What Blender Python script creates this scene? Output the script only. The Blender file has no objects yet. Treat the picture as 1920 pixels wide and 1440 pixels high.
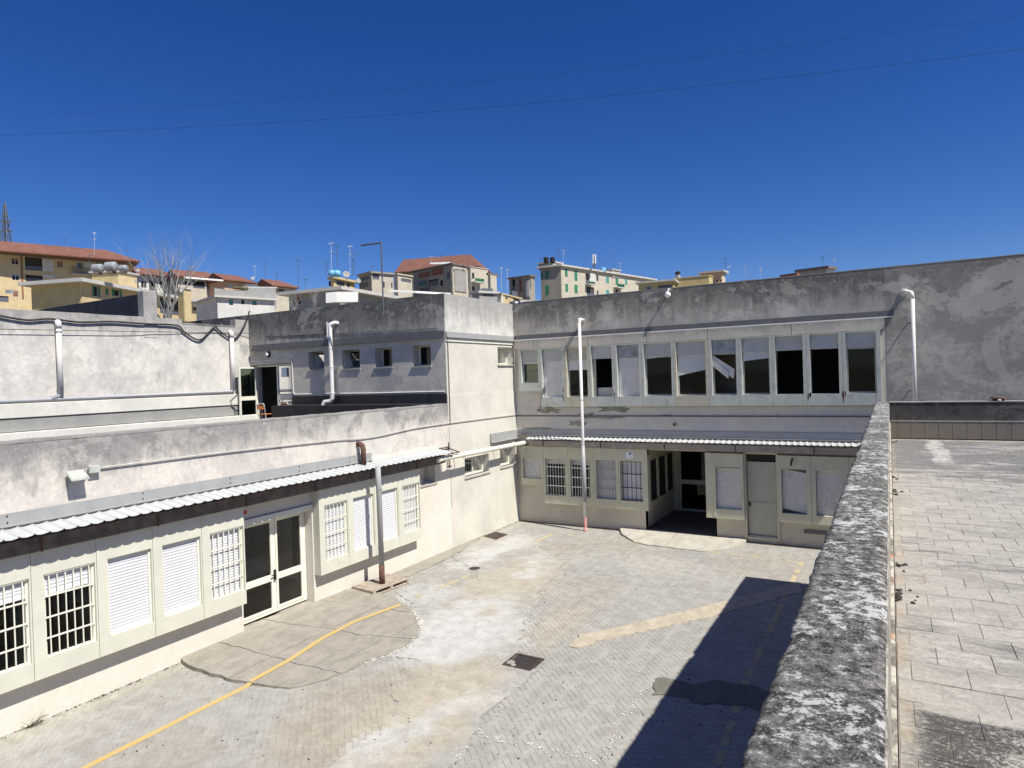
import bpy, bmesh, math, random
from math import radians as rad, sin, cos, pi
from mathutils import Vector, Matrix, noise
random.seed(7)
S = bpy.context.scene
COL = S.collection

# ------------------------------------------------------------------ camera, sky, sun, exposure
FPX, YAW, PITCH, ROLL, EYE = 1230.7, 0.52218, -0.009928, -0.030996, 5.3
f_ = Vector((-sin(YAW)*cos(PITCH), cos(YAW)*cos(PITCH), sin(PITCH)))
r_ = Vector((cos(YAW), sin(YAW), 0)); u_ = r_.cross(f_)
r_, u_ = cos(ROLL)*r_+sin(ROLL)*u_, -sin(ROLL)*r_+cos(ROLL)*u_
CAM = Vector((0, 0, EYE))
cd = bpy.data.cameras.new('camera'); cam = bpy.data.objects.new('camera', cd); COL.objects.link(cam)
cd.sensor_width = 36; cd.lens = FPX/1920*36; cd.clip_start = 0.05; cd.clip_end = 6000
cam.matrix_world = Matrix(((r_.x, u_.x, -f_.x, 0), (r_.y, u_.y, -f_.y, 0), (r_.z, u_.z, -f_.z, EYE), (0, 0, 0, 1)))
S.camera = cam
SUN = Vector((1, -0.205, 1.47)).normalized()
w = bpy.data.worlds.new('World'); S.world = w; w.use_nodes = True
nt = w.node_tree; bg = nt.nodes['Background']
sky = nt.nodes.new('ShaderNodeTexSky'); sky.sky_type = 'NISHITA'; sky.sun_disc = False
sky.sun_elevation = math.asin(SUN.z); sky.sun_rotation = math.atan2(SUN.x, SUN.y)
sky.altitude = 900; sky.air_density = 0.9; sky.dust_density = 0.15; sky.ozone_density = 5.0
hs = nt.nodes.new('ShaderNodeHueSaturation'); hs.inputs['Saturation'].default_value = 1.28; hs.inputs['Hue'].default_value = .517
nt.links.new(sky.outputs[0], hs.inputs['Color']); nt.links.new(hs.outputs[0], bg.inputs[0])
bg.inputs[1].default_value = 0.068
sl = bpy.data.lights.new('sun', 'SUN'); sl.energy = 4.6; sl.angle = rad(0.53); sl.color = (1, .955, .875)
so = bpy.data.objects.new('sun', sl); COL.objects.link(so); so.rotation_euler = SUN.to_track_quat('Z', 'Y').to_euler()
S.view_settings.view_transform = 'Standard'; S.view_settings.look = 'None'
S.view_settings.exposure = 0.6; S.view_settings.gamma = 1; S.view_settings.use_curve_mapping = False
S.cycles.max_bounces = 8; S.cycles.transparent_max_bounces = 12

# ------------------------------------------------------------------ measuring from the surveyed camera
def ray(x, y): return f_ + r_*((x-960)/FPX) - u_*((y-720)/FPX)
def on(ax, v, x, y):
    d = ray(x, y); return CAM + d*((v-CAM[ax])/d[ax])
def plane_hit(p0, n, x, y):
    d = ray(x, y); return CAM + d*((p0-CAM).dot(n)/d.dot(n))

# ------------------------------------------------------------------ node helper
class N:
    def __init__(s, name):
        s.m = bpy.data.materials.new(name); s.m.use_nodes = True; s.t = s.m.node_tree
        s.b = s.t.nodes['Principled BSDF']; s.g = s.t.nodes.new('ShaderNodeNewGeometry').outputs['Position']
    def n(s, ty, **k):
        o = s.t.nodes.new(ty)
        for a, v in k.items(): setattr(o, a, v)
        return o
    def l(s, a, b): s.t.links.new(a, b)
    def put(s, sock, v):
        if isinstance(v, bpy.types.NodeSocket): s.l(v, sock)
        elif isinstance(v, (tuple, list)) and len(v) == 3 and sock.type == 'RGBA': sock.default_value = (*v, 1)
        else: sock.default_value = v
    def vec(s, sc):
        m = s.n('ShaderNodeMapping'); s.l(s.g, m.inputs[0]); m.inputs['Scale'].default_value = sc; return m.outputs[0]
    def noise(s, scale, detail=5, rough=.6, v=None, dist=0):
        o = s.n('ShaderNodeTexNoise'); s.l(v or s.g, o.inputs['Vector'])
        o.inputs['Scale'].default_value = scale; o.inputs['Detail'].default_value = detail
        o.inputs['Roughness'].default_value = rough; o.inputs['Distortion'].default_value = dist
        return o.outputs[0]
    def ramp(s, f, lo, hi, a=0., b=1.):
        o = s.n('ShaderNodeMapRange'); o.interpolation_type = 'SMOOTHSTEP'; s.put(o.inputs[0], f)
        for i, v in enumerate((lo, hi, a, b)): o.inputs[i+1].default_value = v
        return o.outputs[0]
    def mix(s, f, a, b):
        o = s.n('ShaderNodeMix', data_type='RGBA'); s.put(o.inputs[0], f); s.put(o.inputs[6], a); s.put(o.inputs[7], b); return o.outputs[2]
    def mul(s, a, b): return s.math('MULTIPLY', a, b)
    def math(s, op, a, b=0., c=0.):
        o = s.n('ShaderNodeMath', operation=op); s.put(o.inputs[0], a); s.put(o.inputs[1], b); s.put(o.inputs[2], c); return o.outputs[0]
    def z(s):
        o = s.n('ShaderNodeSeparateXYZ'); s.l(s.g, o.inputs[0]); return o.outputs
    def bump(s, h, strength=.3, dist=.01):
        o = s.n('ShaderNodeBump'); s.l(h, o.inputs['Height']); o.inputs['Strength'].default_value = strength
        o.inputs['Distance'].default_value = dist; s.l(o.outputs[0], s.b.inputs['Normal'])
    def out(s, col, rough=.85, spec=.3, metal=0.):
        s.put(s.b.inputs['Base Color'], col); s.put(s.b.inputs['Roughness'], rough)
        s.b.inputs['Specular IOR Level'].default_value = spec; s.b.inputs['Metallic'].default_value = metal
        return s.m

def plain(name, c, rough=.6, var=.12, scale=3., metal=0., spec=.4, dirt=None):
    n = N(name); f = n.ramp(n.noise(scale, 6, .65), .3, .7)
    col = n.mix(f, tuple(v*(1-var) for v in c), tuple(min(1, v*(1+var)) for v in c))
    if dirt: col = n.mix(n.mul(n.ramp(n.noise(scale*2.3, 7, .7, n.vec((1, 1, .35))), .52, .72), dirt[1]), col, dirt[0])
    return n.out(col, rough, spec, metal)

def plaster(name, base, dark, top=None, depth=1., amt=.8, all_over=.0, base2=None, patch=None, fine=.5, mott=.3, big=0., streak=(2.6, 2.6, .5), rough=.93):
    """weathered render: grime washed down from a top edge, blotches all over, repair patches"""
    n = N(name)
    b2 = base2 or tuple(v*.84 for v in base)
    col = n.mix(n.ramp(n.noise(.9, 6, .6), .35, .66), base, b2)
    col = n.mix(n.mul(n.ramp(n.noise(9, 8, .75), .48, .75), fine*.5), col, tuple(v*.6 for v in base))
    col = n.mix(n.mul(n.ramp(n.noise(3.6, 10, .78, n.vec((1, 1, .8)), .4), .46, .66), mott), col, tuple((a+b)*.5 for a, b in zip(base, dark)))
    col = n.mix(n.mul(n.ramp(n.noise(2.4, 10, .78, n.vec((1.2, 1.2, 1)), .9), .55, .68), mott*.8), col, tuple(min(.8, a*1.18) for a in base))
    st = n.noise(1.0, 9, .72, n.vec(streak), .5)
    bl = n.noise(1.7, 9, .7, None, .8)
    if top is not None:
        zz = n.z()[2]
        m = n.math('ADD', n.ramp(zz, top-depth, top, 0, .62), n.math('MULTIPLY', st, .75))
        m = n.math('ADD', m, n.math('MULTIPLY', bl, .35))
        m = n.math('ADD', m, n.math('MULTIPLY', n.math('SUBTRACT', n.noise(5, 11, .8, n.vec((1, 1, .6))), .5), .9)); m = n.mul(n.ramp(m, .60, 1.08), amt)
        col = n.mix(m, col, dark)
    if all_over:
        col = n.mix(n.mul(n.ramp(bl, .45, .62), all_over), col, tuple((a+b)*.5 for a, b in zip(base, dark)))
        col = n.mix(n.mul(n.ramp(st, .56, .7), all_over), col, dark)
    col = n.mix(n.ramp(n.noise(13, 11, .82, n.vec((1, 1, .75)), .2), .44, .60, 0, .10+mott*.45), col, tuple((a*.62+b*.38)*.78 for a, b in zip(base, dark)))
    col = n.mix(n.ramp(n.noise(6, 11, .8, n.vec((.7, .7, 1.3)), .3), .54, .66, 0, .15+mott*.4), col, tuple(min(.82, a*1.2) for a in base))
    if big:
        q = n.noise(.75, 13, .74, n.vec((.8, .8, 1.1)), .25)
        col = n.mix(n.mul(n.ramp(q, .515, .55), big), col, tuple(a*.45+b*.55 for a, b in zip(base, dark)))
        col = n.mix(n.mul(n.ramp(q, .455, .43), big*.7), col, tuple(min(.8, a*1.15) for a in base))
    if patch:
        p = n.math('ADD', n.noise(.55, 4, .55, None, .6), n.math('MULTIPLY', n.noise(7, 8, .7), .12))
        e = n.ramp(p, .64, .665); col = n.mix(n.mul(e, patch[1]), col, patch[0])
    n.bump(n.noise(26, 8, .7), .35, .008)
    return n.out(col, rough, .15)

M = {}
M['left_wall'] = plaster('cream_wall_plaster', (.66, .62, .545), (.30, .28, .25), None, all_over=.13, base2=(.68, .65, .58), patch=((.68, .68, .62), .3), mott=.12)
M['left_parapet'] = plaster('stained_parapet_plaster', (.68, .63, .56), (.15, .15, .155), 4.62, 1.15, .85, all_over=.42, base2=(.60, .56, .505), patch=((.66, .64, .58), .35), big=.25, mott=.45, streak=(1.8, 1.8, .9))
M['parapet_top'] = plaster('lichen_coping', (.34, .33, .31), (.08, .08, .08), all_over=.5)
M['far_wall'] = plaster('grey_mottled_plaster', (.72, .685, .62), (.17, .17, .165), 8.0, 1.6, .75, all_over=.5, base2=(.60, .575, .53), big=.22, mott=.55, streak=(1.6, 1.6, .8))
M['plinth'] = plaster('plinth_plaster', (.72, .70, .63), (.3, .3, .28), all_over=.12)
M['plinth_grey'] = plaster('plinth_grey_plaster', (.33, .33, .31), (.2, .2, .19), all_over=.15)
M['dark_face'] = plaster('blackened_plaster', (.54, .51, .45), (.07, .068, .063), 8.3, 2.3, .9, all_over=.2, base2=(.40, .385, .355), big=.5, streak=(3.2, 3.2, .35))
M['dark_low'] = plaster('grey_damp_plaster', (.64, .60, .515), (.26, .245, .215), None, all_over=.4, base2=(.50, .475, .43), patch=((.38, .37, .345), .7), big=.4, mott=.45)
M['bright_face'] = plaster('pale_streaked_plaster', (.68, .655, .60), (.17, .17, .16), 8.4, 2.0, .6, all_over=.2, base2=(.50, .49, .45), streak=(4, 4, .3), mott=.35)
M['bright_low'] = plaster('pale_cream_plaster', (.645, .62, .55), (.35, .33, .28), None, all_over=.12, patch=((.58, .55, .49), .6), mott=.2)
M['back_top'] = plaster('black_streaked_plaster', (.56, .53, .465), (.085, .083, .076), 8.35, 2.0, .9, all_over=.2, base2=(.42, .405, .375), big=.45, streak=(3.4, 3.4, .3))
M['back_right'] = plaster('grey_weathered_plaster', (.46, .435, .385), (.12, .116, .105), 8.8, 3.4, .8, all_over=.4, base2=(.36, .355, .335), patch=((.50, .49, .455), .5), streak=(1.5, 1.5, .8), mott=.8, big=.75)
M['back_mid'] = plaster('peeling_plaster', (.68, .625, .525), (.27, .265, .22), None, all_over=.12, base2=(.58, .56, .52))
M['back_low'] = plaster('beige_plaster', (.62, .57, .47), (.30, .29, .24), None, all_over=.10)
M['fascia'] = plaster('fascia_concrete', (.54, .50, .43), (.20, .19, .17), 6.8, .45, .6, all_over=.2)
M['bay'] = plain('pale_green_paint', (.585, .58, .49), .6, .05, 2, dirt=((.42, .42, .36), .22))
M['bay_b'] = plain('olive_cream_paint', (.56, .545, .41), .6, .06, 2, dirt=((.36, .34, .26), .3))
M['frame_up'] = plain('grey_green_frame_paint', (.44, .46, .415), .55, .10, 4, dirt=((.16, .15, .14), .5))
M['frame_rust'] = plain('yellowed_frame_paint', (.45, .43, .34), .6, .12, 5, dirt=((.22, .13, .07), .5))
M['lintel'] = plain('blue_grey_box_paint', (.47, .475, .445), .5, .06, 2, dirt=((.25, .25, .24), .3))
M['lintel_dark'] = plain('sooty_box_paint', (.34, .35, .35), .6, .2, 4, dirt=((.04, .045, .05), .95))
M['white'] = plain('white_paint', (.78, .78, .74), .45, .04, 3)
M['cream'] = plain('cream_metal_paint', (.74, .73, .62), .45, .05, 3, dirt=((.5, .46, .36), .25))
M['shutter'] = plain('white_shutter_slats', (.63, .64, .66), .45, .04, 2, dirt=((.55, .55, .54), .3))
M['shutter_b'] = plain('dusty_shutter_slats', (.66, .65, .615), .5, .07, 2.5, dirt=((.34, .34, .34), .55))
M['pvc'] = plain('white_pvc', (.70, .68, .66), .35, .04, 2, dirt=((.6, .56, .50), .25))
M['pvc_dull'] = plain('dull_conduit', (.50, .48, .44), .5, .1, 3)
M['pvc_grey'] = plain('grey_pvc', (.34, .35, .37), .4, .06, 3, dirt=((.5, .5, .5), .2))
M['pink'] = plain('red_pipe_boot', (.60, .30, .28), .6, .15, 6)
M['galv'] = plain('galvanised_steel', (.33, .335, .33), .6, .07, 3, metal=.0, dirt=((.3, .24, .2), .2))
M['galv_dark'] = plain('dull_lead_flashing', (.13, .132, .135), .6, .10, 3, metal=.0, dirt=((.14, .13, .12), .3))
M['roofing'] = plain('white_coated_sheet', (.46, .475, .475), .4, .06, 2, dirt=((.40, .38, .35), .4))
M['gutter'] = plain('rusty_brown_gutter', (.14, .115, .095), .85, .35, 5, dirt=((.13, .06, .035), .5))
M['gutter_b'] = plain('beige_grey_gutter', (.34, .30, .26), .75, .15, 4, dirt=((.18, .10, .07), .4))
M['rust'] = plain('rust', (.12, .062, .045), .9, .35, 12)
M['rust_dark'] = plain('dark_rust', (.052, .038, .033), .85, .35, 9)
M['black_steel'] = plain('black_steel', (.02, .02, .022), .5, .2, 8)
M['black_cable'] = plain('black_rubber', (.03, .03, .033), .6, .2, 8)
M['bitumen'] = plain('bitumen_membrane', (.018, .018, .022), .55, .4, 3, dirt=((.07, .07, .075), .6))
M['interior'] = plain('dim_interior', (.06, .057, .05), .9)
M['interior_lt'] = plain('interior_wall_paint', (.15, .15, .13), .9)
M['interior_tan'] = plain('tan_partition', (.22, .18, .125), .9, .2, 1.2)
M['wood'] = plain('weathered_wood', (.36, .305, .245), .85, .3, 7, dirt=((.2, .14, .1), .5))
M['door_olive'] = plain('olive_cream_door_paint', (.46, .45, .36), .55, .05, 2, dirt=((.3, .29, .22), .3))
M['orange'] = plain('orange_plastic_seat', (.62, .20, .06), .5)
M['red'] = plain('red_sticker', (.55, .06, .03), .5)
M['paper'] = plain('paper_notice', (.72, .80, .82), .8, .02)
M['floor_dark'] = plain('dark_floor', (.10, .095, .085), .7, .2, 3)
M['weed'] = plain('dry_weed', (.10, .09, .04), .9, .3, 20)
M['steel_pale'] = plain('pale_steel_tube', (.62, .63, .62), .35, .05, metal=.3)

def glass_mat():
    n = N('window_glass'); t = n.t; t.nodes.remove(n.b)
    o = [x for x in t.nodes if x.type == 'OUTPUT_MATERIAL'][0]
    tr = n.n('ShaderNodeBsdfTransparent'); tr.inputs[0].default_value = (.44, .50, .46, 1)
    gl = n.n('ShaderNodeBsdfGlossy'); gl.inputs['Roughness'].default_value = .03
    fr = n.n('ShaderNodeFresnel'); fr.inputs[0].default_value = 1.33
    mx = n.n('ShaderNodeMixShader'); n.l(fr.outputs[0], mx.inputs[0]); n.l(tr.outputs[0], mx.inputs[1]); n.l(gl.outputs[0], mx.inputs[2])
    n.l(mx.outputs[0], o.inputs[0]); return n.m
M['glass'] = glass_mat()

def ground_mat(name, scale=1., film=.0):
    """courtyard surface: base colour from the vertex colour (stains), grain and fine mottling on top"""
    n = N(name)
    a = n.n('ShaderNodeVertexColor', layer_name='col').outputs[0]
    g = n.noise(34*scale, 8, .75); h = n.noise(3.2, 7, .7, None, .6)
    c = n.mix(n.ramp(h, .3, .7), (.86, .85, .83), (1.12, 1.12, 1.12))
    o = n.n('ShaderNodeMix', data_type='RGBA', blend_type='MULTIPLY'); o.inputs[0].default_value = 1
    n.l(a, o.inputs[6]); n.l(c, o.inputs[7]); c = o.outputs[2]
    d = n.mix(n.ramp(g, .3, .75), (.78, .78, .78), (1.12, 1.12, 1.12))
    o = n.n('ShaderNodeMix', data_type='RGBA', blend_type='MULTIPLY'); o.inputs[0].default_value = 1
    n.l(c, o.inputs[6]); n.l(d, o.inputs[7]); c = o.outputs[2]
    if film:
        c = n.mix(n.mul(n.ramp(n.noise(1.5, 11, .8, n.vec((.8, 2., 1)), .4), .52, .66), film), c, (.58, .575, .56))
    n.bump(g, .3, .006)
    return n.out(c, .9, .2)
M['paver'] = ground_mat('paver_concrete', 1.6)
M['cement'] = ground_mat('cement_film', 1., .35)
M['sand'] = plain('joint_sand', (.275, .265, .24), .95, .25, 20)
def slab_mat(name, c, d):
    n = N(name)
    k = n.mix(n.ramp(n.noise(2.2, 10, .75, n.vec((1.6, .9, 1)), .2), .38, .66), c, tuple(v*.74 for v in c)); k = n.mix(n.ramp(n.noise(9, 10, .8), .5, .7, 0, .5), k, tuple(v*.66 for v in c))
    k = n.mix(n.ramp(n.noise(38, 7, .8), .55, .72, 0, .6), k, d)
    k = n.mix(n.ramp(n.noise(20, 11, .85), .52, .62, 0, .5), k, tuple(min(.8, v*1.35) for v in c)); n.bump(n.noise(45, 8, .75), .5, .012); return n.out(k, .93, .15)
M['slab'] = slab_mat('rough_concrete_slab', (.325, .30, .255), (.24, .215, .18))
M['slab_b'] = slab_mat('pale_concrete_slab', (.46, .43, .37), (.33, .30, .26))
M['trench'] = slab_mat('sandy_concrete_trench', (.45, .40, .31), (.27, .23, .17))
M['trench_dark'] = slab_mat('dark_asphalt_patch', (.17, .165, .14), (.09, .09, .08))
M['crumb'] = plain('white_mortar_crumb', (.56, .54, .48), .9, .1, 9)
def line_mat():
    n = N('yellow_road_paint'); f = n.noise(7, 8, .75)
    c = n.mix(n.ramp(f, .35, .7), (.52, .36, .10), (.50, .38, .17))
    c = n.mix(n.ramp(n.noise(22, 10, .82), .50, .62), c, (.37, .33, .26)); return n.out(c, .8, .2)
M['line'] = line_mat()
M['line_faded'] = plain('faded_yellow_paint', (.42, .355, .22), .9, .12, 12)
def lichen_mat():
    n = N('lichen_covered_concrete')
    a = n.noise(26, 11, .78); b = n.noise(2.2, 7, .65, None, .3); c3 = n.noise(75, 7, .78); d = n.noise(9, 9, .75)
    col = n.mix(n.ramp(a, .38, .60), (.028, .028, .025), (.19, .185, .17))
    s = n.math('ADD', n.math('MULTIPLY', a, .5), n.math('MULTIPLY', b, .38)); s = n.math('ADD', s, n.math('MULTIPLY', d, .34)); s = n.math('ADD', s, n.math('MULTIPLY', c3, .28))
    col = n.mix(n.ramp(s, .765, .81), col, (.48, .48, .465))
    col = n.mix(n.ramp(c3, .58, .64, 0, .8), col, (.38, .38, .365))
    col = n.mix(n.ramp(n.noise(150, 4, .7), .58, .66, 0, .7), col, (.46, .46, .44))
    col = n.mix(n.ramp(c3, .40, .34, 0, .8), col, (.014, .014, .013))
    o = n.noise(3.1, 7, .7, None, 1.); col = n.mix(n.mul(n.ramp(o, .67, .70), n.ramp(a, .50, .56)), col, (.36, .27, .14))
    n.bump(n.math('ADD', a, c3), .8, .008); return n.out(col, .97, .08)
M['lichen'] = lichen_mat()
def tile_mat():
    n = N('terrace_tile_cement')
    oi = n.n('ShaderNodeObjectInfo').outputs['Random']
    x, y, z = n.z()
    base = n.mix(oi, (.345, .325, .29), (.395, .375, .335))
    g = n.noise(48, 9, .8, None, .4); b = n.noise(1.1, 8, .68, n.vec((.55, 1.3, 1)), .8); c3 = n.noise(16, 8, .72)
    base = n.mix(n.ramp(g, .48, .62, 0, .65), base, (.20, .19, .175))
    base = n.mix(n.ramp(g, .32, .43, .75, 0), base, (.60, .58, .54))
    base = n.mix(n.ramp(n.noise(2.6, 11, .82, n.vec((.7, 1.2, 1)), .3), .46, .64, 0, .7), base, (.21, .20, .185)); base = n.mix(n.ramp(n.noise(5, 11, .8, n.vec((.6, 1.4, 1)), .3), .54, .64, 0, .55), base, (.52, .505, .46))
    far = n.ramp(y, 9.0, 13.0)                      # far end is greyer, as the tiles there are
    far = n.mul(far, n.ramp(y, 16.45, 16.2))
    m = n.math('ADD', n.math('MULTIPLY', far, .26), b); m = n.math('ADD', m, n.math('MULTIPLY', n.math('SUBTRACT', n.noise(3.5, 11, .82, n.vec((.45, 1.5, 1))), .5), 1.15)); m = n.math('ADD', m, n.math('MULTIPLY', n.math('SUBTRACT', n.noise(1.0, 6, .7, n.vec((.6, 1., 1))), .5), .5))
    m = n.math('ADD', m, n.math('MULTIPLY', c3, .22))
    base = n.mix(n.ramp(m, .66, .86, 0, .8), base, (.13, .13, .13))
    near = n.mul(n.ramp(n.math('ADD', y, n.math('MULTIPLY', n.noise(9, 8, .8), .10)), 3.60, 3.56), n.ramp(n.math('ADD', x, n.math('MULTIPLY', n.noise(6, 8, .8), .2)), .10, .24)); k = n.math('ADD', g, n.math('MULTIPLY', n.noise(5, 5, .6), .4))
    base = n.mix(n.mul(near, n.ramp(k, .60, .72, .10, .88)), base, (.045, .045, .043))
    xx = n.math('ADD', x, n.math('MULTIPLY', n.noise(1.5, 6, .7), .5)); w = n.mul(n.ramp(xx, .84, .92), n.ramp(xx, 1.16, 1.08)); w = n.mul(w, n.ramp(y, 12.3, 13.0)); w = n.mul(w, n.ramp(n.noise(7, 8, .75), .36, .52))
    e = n.ramp(y, 16.25, 16.42); w = n.math('MAXIMUM', w, e)
    base = n.mix(n.mul(w, n.ramp(c3, .35, .55, .5, .95)), base, (.45, .435, .40))
    rust = n.mul(n.ramp(x, .085, .03), n.ramp(n.noise(4, 6, .7), .38, .6))
    base = n.mix(n.mul(rust, .45), base, (.34, .27, .18))
    n.bump(g, .6, .01); return n.out(base, .92, .2)
M['tile'] = tile_mat(); M['grout'] = plain('brown_grout', (.25, .215, .175), .95, .3, 8)
M['tile_dark'] = plaster('skirting_tile', (.27, .235, .19), (.14, .125, .105), all_over=.35)
M['blackwall'] = plaster('black_lichen_wall', (.17, .165, .155), (.025, .025, .025), 4.95, 1.6, .8, all_over=.4, base2=(.14, .14, .13), big=.6, streak=(3, 3, 1.6), mott=.9)

# ------------------------------------------------------------------ objects
def tag(o, label=None, cat=None, group=None, kind=None):
    if label: o['label'] = label
    if cat: o['category'] = cat
    if group: o['group'] = group
    if kind: o['kind'] = kind
    return o
def wloc(o):
    v = Vector((0, 0, 0))
    while o: v += o.location; o = o.parent
    return v
def thing(name, loc, label=None, cat=None, group=None, kind=None, parent=None):
    o = bpy.data.objects.new(name, None); o.empty_display_size = .3; COL.objects.link(o); o.location = Vector(loc)
    if parent: o.parent = parent; o.location = Vector(loc)-wloc(parent)
    return tag(o, label, cat, group, kind)
class Fr:
    """a wall's own frame: s along it, n out of it, z up"""
    def __init__(s, o, sd, nd): s.o, s.sd, s.nd = Vector(o), Vector(sd), Vector(nd)
    def p(s, a, n, z): v = s.o+s.sd*a+s.nd*n; v.z += z; return v
WL = Fr((-12, 0, 0), (0, 1, 0), (1, 0, 0))       # left wall, s = Y
WB = Fr((0, 21.1, 0), (1, 0, 0), (0, -1, 0))     # back wall, s = X
WD = Fr((0, 16.8, 0), (1, 0, 0), (0, -1, 0))     # dark face
WF = Fr((-21.2, 0, 0), (0, 1, 0), (1, 0, 0))     # far left wall
ID = Fr((0, 0, 0), (1, 0, 0), (0, 1, 0))
class MB:
    def __init__(s): s.v = []; s.f = []; s.c = []
    def quad(s, a, b, c, d): i = len(s.v); s.v += [Vector(a), Vector(b), Vector(c), Vector(d)]; s.f.append((i, i+1, i+2, i+3)); return s
    def hexa(s, p):
        i = len(s.v); s.v += [Vector(q) for q in p]
        s.f += [tuple(i+k for k in q) for q in ((0, 3, 2, 1), (4, 5, 6, 7), (0, 1, 5, 4), (1, 2, 6, 5), (2, 3, 7, 6), (3, 0, 4, 7))]; return s
    def box(s, fr, s0, s1, n0, n1, z0, z1, tilt=0):
        P = fr.p
        return s.hexa([P(s0, n0, z0), P(s1, n0, z0+tilt), P(s1, n1, z0+tilt), P(s0, n1, z0), P(s0, n0, z1), P(s1, n0, z1+tilt), P(s1, n1, z1+tilt), P(s0, n1, z1)])
    def beam(s, a, b, w, h=None, up=(0, 0, 1)):
        a, b = Vector(a), Vector(b); d = (b-a).normalized(); h = h or w; up = Vector(up)
        if abs(d.dot(up)) > .97: up = Vector((1, 0, 0))
        x = d.cross(up).normalized()*w/2; y = x.cross(d).normalized()*h/2
        return s.hexa([a-x-y, a+x-y, a+x+y, a-x+y, b-x-y, b+x-y, b+x+y, b-x+y])
    def tube(s, pts, r, k=10, caps=True):
        pts = [Vector(p) for p in pts]; n = len(pts); rr = r if isinstance(r, (list, tuple)) else [r]*n; rings = []
        up = None
        for i, p in enumerate(pts):
            d = (pts[min(i+1, n-1)]-pts[max(i-1, 0)]).normalized()
            if up is None: up = Vector((0, 0, 1)) if abs(d.z) < .9 else Vector((0, 1, 0))
            x = d.cross(up)
            if x.length < 1e-3: x = d.cross(Vector((1, 0, 0)))
            x.normalize(); y = x.cross(d).normalized(); up = y
            b = len(s.v); s.v += [p+(x*cos(2*pi*j/k)+y*sin(2*pi*j/k))*rr[i] for j in range(k)]; rings.append(b)
        for a, b in zip(rings, rings[1:]):
            s.f += [(a+j, a+(j+1) % k, b+(j+1) % k, b+j) for j in range(k)]
        if caps: s.f += [tuple(rings[0]+j for j in reversed(range(k))), tuple(rings[-1]+j for j in range(k))]
        return s
    def lathe(s, c, prof, k=16, ax=(0, 0, 1)):
        ax = Vector(ax).normalized(); x = ax.orthogonal().normalized(); y = ax.cross(x); b0 = len(s.v); c = Vector(c)
        for r, h in prof: s.v += [c+ax*h+(x*cos(2*pi*j/k)+y*sin(2*pi*j/k))*r for j in range(k)]
        for i in range(len(prof)-1):
            a, b = b0+i*k, b0+(i+1)*k; s.f += [(a+j, a+(j+1) % k, b+(j+1) % k, b+j) for j in range(k)]
        s.f += [tuple(b0+j for j in reversed(range(k))), tuple(b0+(len(prof)-1)*k+j for j in range(k))]; return s
    def prism(s, poly, z0, z1):
        n = len(poly); b = len(s.v)
        a = sum(poly[i][0]*poly[(i+1) % n][1]-poly[(i+1) % n][0]*poly[i][1] for i in range(n))
        if a < 0: poly = poly[::-1]
        s.v += [Vector((p[0], p[1], z0)) for p in poly]+[Vector((p[0], p[1], z1)) for p in poly]
        s.f += [tuple(b+n+i for i in range(n)), tuple(b+i for i in reversed(range(n)))]
        s.f += [(b+i, b+(i+1) % n, b+n+(i+1) % n, b+n+i) for i in range(n)]; return s
    def build(s, name, mat, parent=None, smooth=False, bevel=0, kind=None, label=None):
        o0 = wloc(parent) if parent else Vector((0, 0, 0))
        me = bpy.data.meshes.new(name); me.from_pydata([tuple(v-o0) for v in s.v], [], s.f); me.update()
        if s.c:
            at = me.color_attributes.new('col', 'FLOAT_COLOR', 'POINT')
            at.data.foreach_set('color', [q for c in s.c for q in (*c, 1)])
        me.materials.append(M[mat] if isinstance(mat, str) else mat)
        if smooth: me.polygons.foreach_set('use_smooth', [True]*len(me.polygons))
        o = bpy.data.objects.new(name, me); COL.objects.link(o)
        if parent: o.parent = parent
        if bevel:
            b = o.modifiers.new('bevel', 'BEVEL'); b.width = bevel; b.segments = 2; b.limit_method = 'ANGLE'
        return tag(o, label, None, None, kind)
def wall(fr, s0, s1, z0, z1, holes=(), thick=.25, n0=0.):
    """a wall slab with real openings and reveals; holes = (s0,s1,z0,z1)"""
    m = MB(); P = fr.p
    ss = sorted({s0, s1, *[v for h in holes for v in h[:2] if s0 < v < s1]}); zz = sorted({z0, z1, *[v for h in holes for v in h[2:4] if z0 < v < z1]})
    def hole(a, b): return any(h[0] < a < h[1] and h[2] < b < h[3] for h in holes)
    for a, b in zip(ss, ss[1:]):
        for c, d in zip(zz, zz[1:]):
            if hole((a+b)/2, (c+d)/2): continue
            m.quad(P(a, n0, c), P(b, n0, c), P(b, n0, d), P(a, n0, d)); m.quad(P(a, n0-thick, d), P(b, n0-thick, d), P(b, n0-thick, c), P(a, n0-thick, c))
    def rim(a, b, c, d):
        for (x0, w0), (x1, w1) in (((a, c), (b, c)), ((b, c), (b, d)), ((b, d), (a, d)), ((a, d), (a, c))):
            m.quad(P(x0, n0, w0), P(x0, n0-thick, w0), P(x1, n0-thick, w1), P(x1, n0, w1))
    rim(s0, s1, z0, z1)
    for h in holes: rim(max(h[0], s0), min(h[1], s1), max(h[2], z0), min(h[3], z1))
    return m
def fbm(x, y, z=0., s=1.): return noise.fractal(Vector((x*s, y*s, z)), 1., 2., 4)
def inpoly(x, y, poly):
    c = False; j = len(poly)-1
    for i in range(len(poly)):
        a, b = poly[i], poly[j]
        if (a[1] > y) != (b[1] > y) and x < (b[0]-a[0])*(y-a[1])/(b[1]-a[1])+a[0]: c = not c
        j = i
    return c
def gpoly(pts, z=0.): return [tuple(on(2, z, *p)[:2]) for p in pts]
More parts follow.
